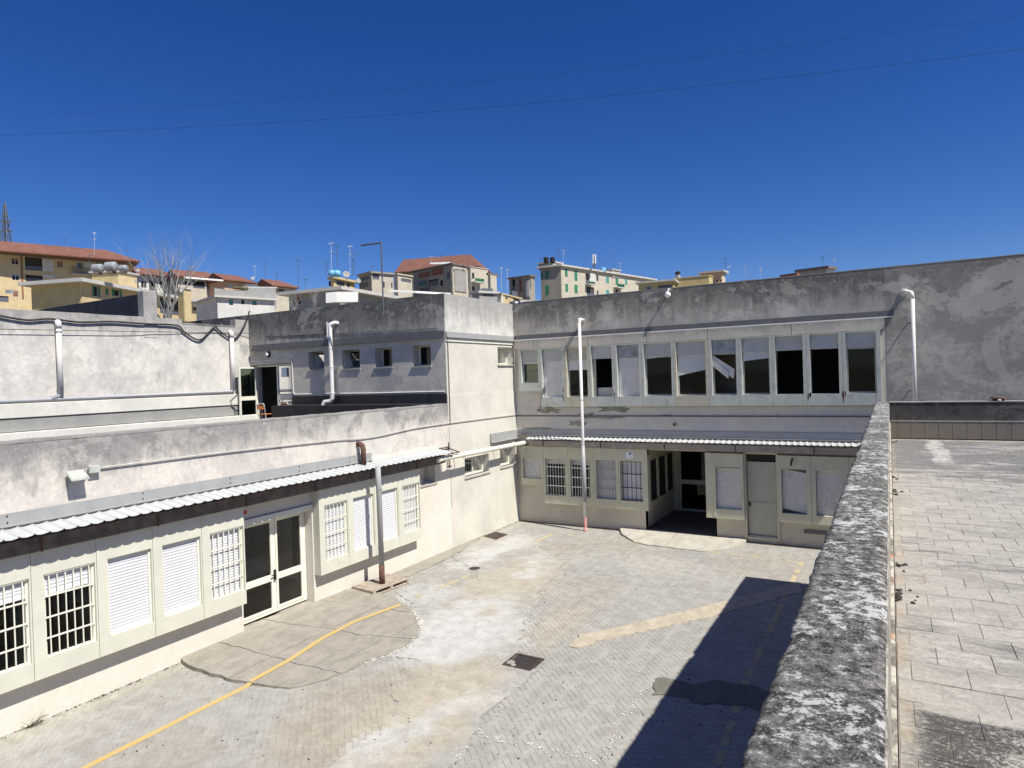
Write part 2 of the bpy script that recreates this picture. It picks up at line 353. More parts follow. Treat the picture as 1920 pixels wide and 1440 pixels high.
def rough_outline(poly, step=.12, amp=.04, seed=0., sc=2.5):
    out = []
    for i in range(len(poly)):
        a, b = Vector(poly[i]), Vector(poly[(i+1) % len(poly)]); n = max(1, int((b-a).length/step))
        for k in range(n):
            p = a+(b-a)*k/n
            out.append((p.x+amp*fbm(p.x, p.y, seed, sc)*1.6, p.y+amp*fbm(p.x, p.y, seed+9, sc)*1.6))
    return out
def sheet(name, poly, zf, mat, parent, grid=.14, col=None, kind=None, thick=0.):
    bm = bmesh.new(); vs = [bm.verts.new((p[0], p[1], 0)) for p in poly]; f = bm.faces.new(vs)
    if f.normal.z < 0 or sum(poly[i][0]*poly[(i+1) % len(poly)][1]-poly[(i+1) % len(poly)][0]*poly[i][1] for i in range(len(poly))) < 0: f.normal_flip()
    bmesh.ops.triangulate(bm, faces=bm.faces[:])
    if grid:
        x0, x1 = min(p[0] for p in poly), max(p[0] for p in poly); y0, y1 = min(p[1] for p in poly), max(p[1] for p in poly)
        for ax, lo, hi in ((0, x0, x1), (1, y0, y1)):
            k = lo+grid
            while k < hi:
                no = Vector((1, 0, 0)) if ax == 0 else Vector((0, 1, 0))
                bmesh.ops.bisect_plane(bm, geom=bm.verts[:]+bm.edges[:]+bm.faces[:], plane_co=no*k, plane_no=no); k += grid
    if thick:
        e = [x for x in bm.edges if x.is_boundary]; r = bmesh.ops.extrude_edge_only(bm, edges=e)
        low = {v for v in r['geom'] if isinstance(v, bmesh.types.BMVert)}
    else: low = set()
    o0 = wloc(parent) if parent else Vector((0, 0, 0)); me = bpy.data.meshes.new(name)
    cols = []
    for v in bm.verts:
        x, y = v.co.x, v.co.y
        if col: cols += [*col(x, y), 1]
        v.co = Vector((x, y, zf(x, y)-(thick if v in low else 0)))-o0
    bm.normal_update(); bm.to_mesh(me); bm.free()
    if col: at = me.color_attributes.new('col', 'FLOAT_COLOR', 'POINT'); at.data.foreach_set('color', cols)
    me.materials.append(M[mat]); o = bpy.data.objects.new(name, me); COL.objects.link(o); o.parent = parent
    return tag(o, None, None, None, kind)

# ================================================================== GROUND
def hill(x, y):
    d = math.hypot(x, y); t = max(0, min(1, (d-42)/110)); return -.06+t*t*(3-2*t)*16*(1 if y > -40 else .2)
gm = MB(); xs = sorted({*[-2400+i*240 for i in range(21)], *[-300+i*20 for i in range(31)]}); nx = len(xs)
for y in xs:
    for x in xs: gm.v.append(Vector((x, y, hill(x, y))))
gm.f = [(j*nx+i, j*nx+i+1, (j+1)*nx+i+1, (j+1)*nx+i) for j in range(nx-1) for i in range(nx-1)]
M['earth'] = plain('dry_earth', (.22, .19, .14), .95, .3, .2)
gm.build('ground', 'earth', kind='structure')

GRAY, TAN, WHITE, SAND_, PALE = (.345, .335, .308), (.345, .31, .255), (.47, .465, .445), (.40, .36, .29), (.45, .435, .39)
def bl(px, rx, ry, col, k=1., rot=0.):
    p = on(2, 0, *px); return (p.x, p.y, rx, ry, cos(rot), sin(rot), col, k)
BL = [bl((690, 1330), 1.2, 1.5, TAN, .8), bl((620, 1390), .8, .9, TAN, .7), bl((820, 1300), .8, 1.3, SAND_, .75), bl((760, 1380), .7, 1.3, SAND_, .8), bl((1000, 1330), .5, 1.0, GRAY, .4),
      bl((300, 1420), .9, .8, TAN, .2), bl((1050, 1170), .5, 1.2, SAND_, .55), bl((1150, 1020), .9, .6, TAN, .5), bl((1040, 1030), .5, .9, TAN, .6),
      bl((1440, 1060), 1.2, 1.2, TAN, .45), bl((1240, 1060), 1.0, .8, PALE, .4), bl((1100, 1110), .7, 1.4, TAN, .3), bl((960, 1085), .9, 2.2, SAND_, .8), bl((1000, 1100), .6, 1.5, SAND_, .5),
      bl((870, 1165), .9, 1.6, WHITE, 1.), bl((840, 1215), .75, .9, WHITE, 1.), bl((930, 1190), .7, .9, WHITE, .8), bl((800, 1110), .8, .8, WHITE, .6), bl((900, 1045), .45, 1.1, WHITE, .95),
      bl((960, 1020), .6, 1.2, WHITE, .8), bl((1000, 1075), .35, .7, WHITE, .7), bl((1010, 1045), .4, .8, WHITE, .4), bl((905, 1150), .25, .4, SAND_, .7), bl((830, 1090), .25, .5, SAND_, .3),
      bl((880, 1270), .4, .9, SAND_, .5), bl((910, 1310), .35, .7, PALE, .7), bl((770, 1370), .22, .7, WHITE, .7, -.5), bl((720, 1400), .22, .5, WHITE, .7, -.5), bl((850, 1330), .2, .7, PALE, .8, -.5), bl((660, 1430), .4, .4, WHITE, .5),
      bl((60, 1370), .6, .9, PALE, .3), bl((700, 1040), .5, 2, SAND_, .5)]
def gcol(x, y):
    wx, wy = x+.35*fbm(x, y, 3, 1.1)+.12*fbm(x, y, 4, 5), y+.6*fbm(x, y, 7, .9)+.15*fbm(x, y, 8, 4)
    c = list(GRAY); v = fbm(x, y, 1, .5)*.07
    c = [q*(1+v) for q in c]
    for cx, cy, rx, ry, a, b, col, k in BL:
        dx, dy = wx-cx, wy-cy; dx, dy = dx*a+dy*b, -dx*b+dy*a
        d = (dx/rx)**2+(dy/ry)**2
        if d < 2.6:
            q = k*max(0, min(1, 1.45-d*.9)); c = [p+(t-p)*q for p, t in zip(c, col)]
    e = x+11.9
    if 0 < e < .35: c = [p+(t-p)*.5*(1-e/.35) for p, t in zip(c, (.50, .46, .33))]
    return tuple(c)

pav = thing('courtyard_pavement', (-6, 12, 0), kind='structure')
MB().quad((-12.2, -4, -.006), (-.2, -4, -.006), (-.2, 21.3, -.006), (-12.2, 21.3, -.006)).build('bedding', 'sand', pav)
slabA = gpoly([(345, 1247), (400, 1265), (450, 1277), (500, 1285), (545, 1285), (600, 1272), (650, 1255), (720, 1225), (760, 1205), (780, 1190), (785, 1165), (770, 1140), (745, 1122), (690, 1108)], .05)+[(-12, 12.35), (-12.25, 11.1), (-12.25, 9.1), (-12, 8.8), (-12, 7.7)]
slabB = gpoly([(1162, 996), (1168, 1003), (1178, 1010), (1190, 1016), (1215, 1021), (1250, 1024), (1280, 1029), (1310, 1032), (1340, 1032), (1365, 1029), (1385, 1024), (1398, 1019)], .03)+[(-3.95, 21.1), (-4.85, 21.1), (-7.15, 21.1), (-8., 21.1)]
def zA(x, y): return .022+.020*(-x-8.6)
def zB(x, y): return .022+.045*(y-19.4)
cemC = gpoly([(905, 1006), (968, 984), (990, 1000), (1005, 1020), (1035, 1042), (1052, 1060), (1055, 1082), (1015, 1095), (1010, 1130), (985, 1165), (975, 1205), (965, 1232), (1000, 1262), (945, 1305), (895, 1360), (868, 1400), (838, 1440), (800, 1500), (560, 1500), (620, 1440), (690, 1390), (735, 1330), (765, 1270), (775, 1240), (745, 1232), (785, 1190), (782, 1150), (765, 1128), (745, 1112), (800, 1115), (850, 1100), (900, 1082), (885, 1068), (850, 1045)])
cemD = gpoly([(768, 1083), (850, 1042), (905, 1008)])+[(-12, 18.6), (-12, 13.6)]
trA = gpoly([(1068, 1214), (1085, 1190), (1110, 1187), (1200, 1166), (1350, 1130), (1445, 1105), (1500, 1090), (1500, 1112), (1350, 1152), (1240, 1177), (1130, 1200), (1080, 1218)])
trB = gpoly([(1222, 1290), (1230, 1272), (1250, 1270), (1300, 1285), (1345, 1278), (1420, 1290), (1460, 1300), (1440, 1335), (1380, 1322), (1300, 1318), (1270, 1304), (1230, 1302)])
pit = gpoly([(950, 1243), (975, 1229), (1012, 1239), (992, 1258)])
cemCr = rough_outline(cemC, .12, .10, 5.); cemDr = rough_outline(cemD, .15, .05, 2.); trAr = rough_outline(trA, .08, .06, 8., 5); trBr = rough_outline(trB, .08, .06, 4., 5)
slabAr = rough_outline(slabA, .12, .035, 1.); slabBr = rough_outline(slabB, .12, .03, 3.)
PIT = (-6.32, -5.72, 10.28, 10.84)
# cement films, trench fillings
def holed(poly): return poly
sheet('cement_patch', cemCr, lambda x, y: .006+.002*fbm(x, y, 2, 3), 'cement', pav, .14, gcol, label=None) if False else None
tag(sheet('cement_patch', cemCr, lambda x, y: .006+.0025*fbm(x, y, 2, 3), 'cement', pav, .13, gcol), 'smooth white and tan cement film over the pavers')
tag(sheet('cement_patch', cemDr, lambda x, y: .010, 'slab', pav, .3), 'tan cement strip along the left wall')
tag(sheet('trench_filling', trAr, lambda x, y: .011+.003*fbm(x, y, 2, 4), 'trench', pav, .12, None, None, .03), 'sandy concrete strip across the pavers')
tag(sheet('trench_filling', trBr, lambda x, y: .012+.003*fbm(x, y, 6, 4), 'trench_dark', pav, .12, None, None, .03), 'dark filled strip in the shade')
# pavers, herringbone at 45 degrees
BRL, BRW, GAP = .2, .1, .0032
covers = [cemCr, cemDr, slabAr, slabBr, trAr, trBr]
boxes = [(min(p[0] for p in c), max(p[0] for p in c), min(p[1] for p in c), max(p[1] for p in c)) for c in covers]
def covered(x, y):
    if PIT[0]-.05 < x < PIT[1]+.05 and PIT[2]-.05 < y < PIT[3]+.05: return True
    return any(b[0] < x < b[1] and b[2] < y < b[3] and inpoly(x, y, c) for b, c in zip(boxes, covers))
bricks = []
c45 = math.sqrt(.5)
for i in range(-170, 330):
    for j in range(-170, 330):
        k = (i-j) % 4
        if k == 0: u0, v0, lu, lv = i*BRW, j*BRW, BRL, BRW
        elif k == 3: u0, v0, lu, lv = i*BRW, j*BRW, BRW, BRL
        else: continue
        cu, cv = u0+lu/2, v0+lv/2
        x, y = (cu-cv)*c45-6, (cu+cv)*c45+2
        if not (-12.05 < x < -.25 and 3.2 < y < 21.15): continue
        if covered(x, y): continue
        bricks.append((x, y, lu, lv))
def img(x, y):
    d = Vector((x, y, 0))-CAM; t = d.dot(f_); return 960+FPX*d.dot(r_)/t, 720-FPX*d.dot(u_)/t
def seen(x, y): a, b = img(x, y); return -10 < a < 1930 and b < 1450 and a < 1380+(1440-b)*.37
rest = MB(); cand = sorted([b for b in bricks if seen(b[0], b[1]) and Vector((b[0], b[1])).length < 14], key=lambda b: b[0]**2+b[1]**2)
near = set(cand[:295])
def brick(m, x, y, lu, lv):
    U, V_ = Vector((c45, c45, 0)), Vector((-c45, c45, 0)); g = GAP/2
    z = random.uniform(-.0012, .0008); tl = random.uniform(-.0015, .0015); a, b = lu/2-g, lv/2-g; e = .0015
    c0 = Vector((x, y, 0)); b0 = len(m.v)
    for (q, w_, h) in ((a, b, -.02), (a, b, -.003), (a-e, b-e, 0)):
        for sx, sy in ((-1, -1), (1, -1), (1, 1), (-1, 1)): m.v.append(c0+U*(q*sx)+V_*(w_*sy)+Vector((0, 0, z+h+tl*sx)))
    m.f.append((b0+8, b0+9, b0+10, b0+11))
    for r in (0, 4):
        for k in range(4): m.f.append((b0+r+k, b0+r+(k+1) % 4, b0+r+4+(k+1) % 4, b0+r+4+k))
    v = random.uniform(.955, 1.04); cc = tuple(p*v for p in gcol(x, y)); m.c += [cc]*12
for b in bricks:
    if b in near: m = MB(); brick(m, *b); m.build('paver', 'paver', pav)
    else: brick(rest, *b)
rest.build('paver_field', 'paver', pav, kind='stuff')
# slabs broken along cracks
def cut_slab(poly, zf, cuts, mat, parent, nm='slab_piece', gap=.011, seed=0., thick=.12, wob=.10):
    bm = bmesh.new(); bm.faces.new([bm.verts.new((p[0], p[1], 0)) for p in poly]); bmesh.ops.triangulate(bm, faces=bm.faces[:]); bmesh.ops.dissolve_limit(bm, angle_limit=.01, verts=bm.verts[:], edges=bm.edges[:])
    src = [[tuple(v.co[:2]) for v in f.verts] for f in bm.faces]; bm.free(); polys = src if len(src) == 1 else [poly]
    for (a, b) in cuts:
        a, b = Vector(a), Vector(b); nn = Vector((-(b-a).y, (b-a).x)).normalized(); new = []
        for pl in polys:
            L, R = [], []
            for i in range(len(pl)):
                p, q = Vector(pl[i]), Vector(pl[(i+1) % len(pl)]); dp, dq = (p-a).dot(nn), (q-a).dot(nn)
                (L if dp >= 0 else R).append(tuple(p))
                if dp*dq < 0: x = tuple(p+(q-p)*(dp/(dp-dq))); L.append(x); R.append(x)
            new += [k for k in (L, R) if len(k) > 2]
        polys = new
    for k, pl in enumerate(polys):
        c = Vector((sum(p[0] for p in pl)/len(pl), sum(p[1] for p in pl)/len(pl)))
        o = []
        for i in range(len(pl)):
            a, b = Vector(pl[i]), Vector(pl[(i+1) % len(pl)]); n = max(1, int((b-a).length/.09))
            for t in range(n):
                p = a+(b-a)*t/n; q = Vector((p.x+wob*fbm(p.x, p.y, seed, 1.3)+.02*fbm(p.x, p.y, seed+1, 7), p.y+wob*fbm(p.x, p.y, seed+2, 1.3)+.02*fbm(p.x, p.y, seed+3, 7)))
                q += (c-p).normalized()*gap; o.append((q.x, q.y))
        dz = random.uniform(-.004, .004)
        sheet(nm, o, lambda x, y: zf(x, y)+dz, mat, parent, 0, None, None, thick)
apA = thing('concrete_apron', (-10.5, 9.6, 0), 'cracked rough concrete apron in front of the double glass door, crossed by the yellow line', 'concrete apron')
L_ = lambda a, b: (gpoly([a], .05)[0], gpoly([b], .05)[0])
cut_slab(slabAr, zA, [L_((480, 1165), (790, 1200)), L_((440, 1215), (650, 1262)), L_((560, 1125), (760, 1145)), L_((430, 1272), (730, 1125)), L_((545, 1285), (785, 1165))], 'slab', apA, seed=1.)
MB().prism([(p[0], p[1]) for p in [(-12, 8.2), (-9.2, 8.2), (-8.95, 10.8), (-12, 12.1)]], -.03, .0).build('bedding', 'sand', apA)
apB = thing('concrete_apron', (-6, 20.3, 0), 'low pale concrete apron with a curved cracked edge before the recessed entrance', 'concrete apron')
cut_slab(slabBr, zB, [L_((1245, 1025), (1270, 1000))], 'slab_b', apB, seed=6., wob=.05)
# painted yellow lines
def zline(x, y):
    if inpoly(x, y, slabAr): return zA(x, y)+.008
    return .0105 if inpoly(x, y, cemCr) else .0035
def line(pts, w, mat, brk=-9., nm='painted_line', lab=None):
    m = MB(); out = []
    for a, b in zip(pts, pts[1:]):
        a, b = Vector(a), Vector(b); n = max(1, int((b-a).length/.12))
        out += [a+(b-a)*k/n for k in range(n)]
    out.append(Vector(pts[-1])); prev = None
    for i, p in enumerate(out):
        d = (out[min(i+1, len(out)-1)]-out[max(i-1, 0)]).normalized(); s = Vector((-d.y, d.x))*w/2
        j = 1+.12*fbm(p.x, p.y, 5, 9)
        a, b = p-s*j, p+s*j; cur = (Vector((a.x, a.y, zline(p.x, p.y))), Vector((b.x, b.y, zline(p.x, p.y))))
        if prev and fbm(p.x*1., p.y, 11, 3.1)+.5 > brk and abs(cur[0].z-prev[0].z) < .15: m.quad(prev[0], cur[0], cur[1], prev[1])
        prev = cur
    return tag(m.build(nm, mat, pav), lab)
line([(-9.9, 3.2), (-9.93, 4.9), (-9.95, 7.7), (-10.02, 8.6), (-10.22, 9.6), (-10.28, 10.6), (-10.12, 11.6), (-10.02, 12.05)], .115, 'line', lab='yellow line over the left apron')
line([(-10.16, 12.6), (-10.02, 13.6), (-9.95, 14.7)], .10, 'line_faded', .15)
line([(-9.97, 18.2), (-9.94, 19.7)], .12, 'line_faded', .1)
line([(-9.9, 19.75), (-2.2, 19.4)], .10, 'line_faded', .62)
line([(-2.12, 5), (-2.12, 8.8), (-2.24, 11.5), (-2.2, 19.4)], .12, 'line_faded', .38, lab='worn yellow line beside the terrace wall')
# crumbs of mortar along old joints
cr = MB()
def crumbs(px, w=.03, dens=26, big=.022):
    P = [on(2, .004, *p) for p in px]
    for a, b in zip(P, P[1:]):
        for k in range(int((b-a).length*dens)):
            t = random.random(); p = a+(b-a)*t; wob = .10*fbm(p.x, p.y, 31, 2.)
            p = p+Vector((random.gauss(0, w)+wob, random.gauss(0, w)+wob, 0)); r = random.uniform(.3, 1)*big; n = random.randint(4, 6); o = random.random()*6
            cr.v += [Vector((p.x+r*random.uniform(.6, 1.2)*cos(o+2*pi*i/n), p.y+r*random.uniform(.6, 1.2)*sin(o+2*pi*i/n), .0095)) for i in range(n)]+[Vector((p.x, p.y, .009+r*.35))]
            q = len(cr.v)-n-1; cr.f += [(q+i, q+(i+1) % n, q+n) for i in range(n)]
crumbs([(978, 1262), (950, 1300), (915, 1350), (885, 1390), (855, 1428)], .05, 34, .022); crumbs([(905, 1388), (950, 1390), (1000, 1395), (1050, 1410), (1110, 1432)], .03, 40); crumbs([(1115, 1435), (1130, 1420), (1155, 1370), (1180, 1330), (1205, 1300), (1228, 1275)], .03, 30, .022)
crumbs([(1110, 1240), (1150, 1248), (1215, 1262)], .03, 22); crumbs([(975, 1205), (985, 1160), (1012, 1120), (1050, 1085)], .03, 30); crumbs([(1000, 1022), (1040, 1050), (1058, 1085)], .03, 30)
crumbs([(785, 1160), (790, 1185), (768, 1208), (730, 1228), (690, 1242)], .045, 70, .03); crumbs([(770, 1135), (788, 1170)], .045, 60, .03)
tag(cr.build('mortar_crumbs', 'crumb', kind='stuff'), 'white crumbs of old mortar lying along cracks in the courtyard paving', 'mortar crumbs')
deb = MB()
for k in range(260):
    p = on(2, .006, random.uniform(200, 1450), random.uniform(1030, 1440))
    if not(-11.9 < p.x < -.5): continue
    r = random.uniform(.006, .018); deb.lathe((p.x, p.y, 0), [(r, -.002), (r*.8, r*.7), (r*.1, r)], 5)
tag(deb.build('debris', 'rust_dark', kind='stuff'), 'dark leaves and grit scattered over the courtyard', 'debris')
ft = MB()
for k in range(420):
    if k % 3: x, y = -11.97+abs(random.gauss(0, .03)), random.uniform(4.5, 21); 
    else: x, y = random.uniform(-12, -1.5), 21.06-abs(random.gauss(0, .04))
    r = random.uniform(.008, .024); ft.lathe((x, y, 0), [(r, -.002), (r*.8, r*.5), (r*.15, r*.8)], 5)
tag(ft.build('wall_foot_dirt', 'weed', kind='stuff'), 'brown dirt and dry moss gathered along the feet of the courtyard walls', 'dirt')
m = MB(); m.box(ID, -11.95, -8.0, 20.93, 21.10, -.02, .007); m.box(ID, -3.95, -.3, 20.93, 21.10, -.02, .007); m.build('foot_shade_strip', 'rust_dark', pav)  # dark strip standing in for the shadowy gap at the wall foot
# the open pit with its steel frame
pt = thing('drain_pit', (-6.02, 10.56, 0), 'square black drain pit with a rusty frame near the middle of the courtyard', 'drain')
x0, x1, y0, y1 = PIT
m = MB()
for a, b, c, d in ((x0, x1, y0, y0+.05), (x0, x1, y1-.05, y1), (x0, x0+.05, y0+.05, y1-.05), (x1-.05, x1, y0+.05, y1-.05)): m.box(ID, a, b, c, d, -.02, .016)
m.build('frame', 'rust_dark', pt)
MB().box(ID, x0+.06, x1-.06, y0+.06, y1-.06, -.01, .0085).build('cover', 'black_steel', pt)
m = MB()
for k in range(9): m.box(ID, x0+.08+k*.052, x0+.10+k*.052, y0+.07, y1-.07, .009, .014)
m.build('bars', 'rust_dark', pt)
m = MB(); m.lathe((x0+.10, y0+.16, .01), [(.09, 0), (.07, .015), (.03, .03), (.01, .035)], 7); m.lathe((x0+.20, y0+.07, .01), [(.06, 0), (.04, .02), (.01, .03)], 6); m.build('rubble', 'slab', pt)
pt2 = thing('drain_grate', (-11.6, 18.6, 0), 'flat brown drain cover in the paving beside the left wall near the corner', 'drain')
g = gpoly([(905, 1006), (930, 998), (953, 1003), (930, 1013)])
MB().prism(g, -.02, .02).build('cover', 'rust_dark', pt2)
c = Vector((sum(p[0] for p in g)/4, sum(p[1] for p in g)/4)); g2 = [tuple(c+(Vector(p)-c)*1.12) for p in g]
MB().prism(g2, -.02, .014).build('frame', 'trench', pt2)
hs_ = thing('drain_hole', tuple(on(2, 0, 890, 1066)), 'small dark open drain hole in the cement near the left wall', 'drain')
q = on(2, 0, 890, 1066); MB().lathe((q.x, q.y, 0), [(.16, .004), (.15, .012), (.10, .012)], 14).build('rim', 'rust_dark', hs_)
MB().lathe((q.x, q.y, 0), [(.09, .011), (.09, .013)], 12).build('hole', 'black_steel', hs_)
# little weeds along the foot of the left wall
for k, (yy, lab) in enumerate(((5.12, 'dry black weed tuft at the foot of the left wall, nearest the camera'), (6.2, 'tiny weed at the wall foot under the first shutter'), (6.65, 'tiny weed at the wall foot under the grilles'), (7.35, 'weed tuft at the wall foot where the apron starts'), (12.05, 'weed at the wall foot just left of the pallet'))):
    m = MB(); R = .16 if k == 0 else .05
    for i in range(34 if k == 0 else 14):
        a = random.uniform(-1.4, 1.4); e = random.uniform(.1, 1.1); p = Vector((-11.95, yy+random.uniform(-.6, .6)*R, .0)); q = p+Vector((cos(a)*cos(e), sin(a)*cos(e)*1.4, sin(e)))*R*random.uniform(.5, 1.2)
        m.beam(p, q, .006, .003)
    tag(m.build('weed', 'weed'), lab, 'weed', 'weeds along the wall foot')

# ================================================================== LEFT WING (long single-storey wing)
lw = thing('left_wing', (-12, 8, 0), 'long single-storey cream wing with window bays and double glass door, left of the courtyard', 'building')
bays = [(3.13, 4), (5.09-.0, 0)]
B1s, B1e, B2s, B2e = 2.15, 9.05, 11.12, 14.98
holes = [(B1s+.1, B1e-.1, .95, 2.5), (B2s+.1, B2e-.1, .95, 2.5), (9.12, 11.1, -.1, 2.45), (15.33, 16.02, 2.2, 2.75)]
wall(WL, -4, 16.8, -.1, 3.32, holes, .28).build('wall', 'left_wall', lw)
m = MB(); P = WL.p
nseg = 120
wall(WL, -4, 16.8, 3.32, 4.5, (), .28).build('parapet', 'left_parapet', lw)
# uneven coping edge
m = MB()
for k in range(140):
    a, b = -4+k*20.8/140, -4+(k+1)*20.8/140; z0, z1 = 4.545+.018*fbm(a, 0, 5, 2.5), 4.545+.018*fbm(b, 0, 5, 2.5)
    w0, w1 = .006+.008*fbm(a, 3, 5, 6), .006+.008*fbm(b, 3, 5, 6)
    m.hexa([P(a, w0, 4.5), P(b, w1, 4.5), P(b, -.29, 4.5), P(a, -.29, 4.5), P(a, w0, z0), P(b, w1, z1), P(b, -.29, z1), P(a, -.29, z0)])
m.build('coping', 'parapet_top', lw)
MB().box(WL, -4, 16.8, -9.2, -.28, 3.6, 3.78).build('roof', 'bitumen', lw)
MB().box(WL, -4, 16.8, -9.2, -.28, -.1, .12).build('floor', 'interior_lt', lw)
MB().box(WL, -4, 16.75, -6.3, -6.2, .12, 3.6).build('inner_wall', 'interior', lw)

def shutter_mesh(fr, s0, s1, z0, z1, n, pitch=.056, tilt=0., bulge=.013, m=None):
    """roller shutter: each slat its own curved strip of the curtain"""
    m = m or MB(); P = fr.p; k = max(1, int(round((z1-z0)/pitch))); h = (z1-z0)/k
    prof = [(0, 0), (.15, .75), (.5, 1), (.85, .75), (.97, 0), (1, -.4)]; rows = []
    for i in range(k):
        for a, b in prof: rows.append((z0+(i+a)*h, n+b*bulge))
    b0 = len(m.v)
    for z, q in rows: m.v += [P(s0, q, z), P(s1, q, z+tilt)]
    m.f += [(b0+2*i, b0+2*i+1, b0+2*i+3, b0+2*i+2) for i in range(len(rows)-1)]
    m.box(fr, s0, s1, n-.012, n-.006, z0, z1, tilt); m.box(fr, s0, s1, n-.014, n+bulge+.006, z0-.03, z0+.012, tilt)
    return m
def grille(fr, s0, s1, z0, z1, n, nv, zr, t=.014, rail=.03):
    m = MB()
    for i in range(nv):
        a = s0+(s1-s0)*(i+.5)/nv; m.box(fr, a-t/2, a+t/2, n-t/2, n+t/2, z0, z1)
    for z in zr: m.box(fr, s0, s1, n+t/2+.001, n+t/2+.007, z-rail/2, z+rail/2)
    m.box(fr, s0, s1, n-.004, n+.02, z1-.012, z1); m.box(fr, s0, s1, n-.004, n+.02, z0, z0+.014)
    return m
def frame(fr, s0, s1, z0, z1, n0, n1, w=.05, mid=None):
    m = MB()
    m.box(fr, s0, s0+w, n0, n1, z0, z1); m.box(fr, s1-w, s1, n0, n1, z0, z1); m.box(fr, s0+w, s1-w, n0+.002, n1-.002, z0, z0+w); m.box(fr, s0+w, s1-w, n0+.002, n1-.002, z1-w, z1)
    if mid: m.box(fr, mid-w*.5, mid+w*.5, n0+.003, n1-.003, z0+w, z1-w)
    return m
def pane(fr, s0, s1, z0, z1, n, parent, nm='pane', mat='glass'): return MB().box(fr, s0, s1, n-.003, n+.003, z0, z1).build(nm, mat, parent)

def bay_window(fr, parent, s, e, kind, n=.22, wallmat='bay', s_end=False, zt=2.93, zb=.74, first=False, k=0, framemat='cream', sh='shutter', bars='cream', winz=(1.02, 2.38), wr=(.18, .03)):
    a, b = s+wr[0], e-wr[1]; z0, z1 = winz
    # surround panel with an opening
    w_ = wall(fr, s+.004, e-.004, zb, zt, [(a, b, z0, z1)], .07, n); pn = w_.build('surround_panel', wallmat, parent, bevel=.004)
    fr_ = frame(fr, a, b, z0, z1, n-.10, n-.05, .035).build('window', framemat, parent)
    if kind == 'shut':
        shutter_mesh(fr, a+.036, b-.036, z0+.05, z1-.035, n-.085).build('shutter', sh, fr_, smooth=False)
        MB().box(fr, a+.02, b-.036, n-.055, n-.01, z0+.005, z0+.03).build('sill', framemat, fr_)
    elif kind == 'half':
        shutter_mesh(fr, a+.036, b-.036, z1-.30-.03*k, z1-.035, n-.085, tilt=.015).build('shutter', sh, fr_)
        pane(fr, a+.03, b-.03, z0+.03, z1-.1, n-.13, fr_)
        c = MB(); P = fr.p
        for i in range(14):
            q0, q1 = b-.16+i*.011, b-.16+(i+1)*.011; c.quad(P(q0, n-.2+.012*(i % 2), z0), P(q1, n-.2+.012*((i+1) % 2), z0), P(q1, n-.2+.012*((i+1) % 2), z1), P(q0, n-.2+.012*(i % 2), z1))
        c.build('curtain', 'shutter_b', fr_)
        grille(fr, a+.02, b-.02, z0+.01, z1-.01, n-.03, 6, (z0+.33, z0+.66, z0+1.), .016, .028).build('grille', bars, fr_)
    elif kind == 'grille':
        shutter_mesh(fr, a+.036, b-.036, z0+.05, z1-.035, n-.10).build('shutter', sh, fr_)
        grille(fr, a+.02, b-.02, z0+.01, z1-.01, n-.03, 6, (z0+.33, z0+.66, z0+1.), .016, .028).build('grille', bars, fr_)
    return pn
# first bay: seven one-metre panels, the first ones behind the left edge of the photo
y = 2.15; kinds = ['grille', 'shut', 'half', 'half', 'shut', 'shut', 'grille']
for k, kd in enumerate(kinds):
    e = 2.15+(k+1)*.9857
    bay_window(WL, lw, 2.15+k*.9857, e, kd, k=k % 2)
for k, kd in enumerate(['grille', 'shut', 'shut', 'grille']):
    bay_window(WL, lw, 11.12+k*.965, 11.12+(k+1)*.965, kd, k=0)
for s, e in ((B1s, B1e), (B2s, B2e)):       # bay returns: underside, top and cheeks
    m = MB(); m.box(WL, s+.004, e-.004, .001, .149, .742, .90); m.box(WL, s+.004, e-.004, .001, .149, 2.62, 2.928)
    m.box(WL, s+.006, s+.09, .001, .149, .902, 2.618); m.box(WL, e-.09, e-.006, .001, .149, .902, 2.618); m.build('bay_frame', 'bay', lw)
MB().box(WL, 4.1, 4.75, -.7, -.6, .9, 1.55).build('red_board', 'red', lw)
# entrance
dr = wall(WL, 9.14, 11.09, .13, 2.3, [(9.24, 10.12, .2, 2.24), (10.2, 10.99, .2, 2.24)], .06, -.24).build('double_door', 'cream', lw, bevel=.004)
for a, b in ((9.245, 10.115), (10.205, 10.985)):
    frame(WL, a, b, .2, 2.24, -.285, -.225, .05).build('door_leaf', 'cream', dr)
    MB().box(WL, a+.05, b-.05, -.283, -.227, .86, 1.0).build('mid_rail', 'cream', dr)
    pane(WL, a+.05, b-.05, .25, .86, -.26, dr); pane(WL, a+.05, b-.05, 1.0, 2.19, -.26, dr)
m = MB(); m.box(WL, 10.115, 10.175, -.225, -.195, .86, 1.10); m.beam(WL.p(10.145, -.17, 1.0), WL.p(10.02, -.17, 1.0), .02); m.beam(WL.p(10.145, -.20, 1.0), WL.p(10.145, -.16, 1.0), .02); m.build('handle', 'black_steel', dr, bevel=.004)
MB().box(WL, 9.12, 11.1, -.24, .05, 2.31, 2.44).build('door_canopy', 'cream', lw, bevel=.006)
MB().box(WL, 9.14, 11.09, -.34, -.28, -.05, .13).build('threshold', 'slab_b', lw)
m = MB(); m.lathe(WL.p(9.22, .001, 2.60), [(.05, 0), (.05, .006)], 18, (1, 0, 0)); o = m.build('sticker', 'red', lw)
for v in o.data.vertices: v.co.y = 1.22+(v.co.y-1.22)*1.6
m = MB(); m.lathe(WL.p(9.30, .001, 2.78), [(.035, 0), (.035, .05), (.02, .06)], 12, (1, 0, 0)); m.build('junction_box', 'white', lw)
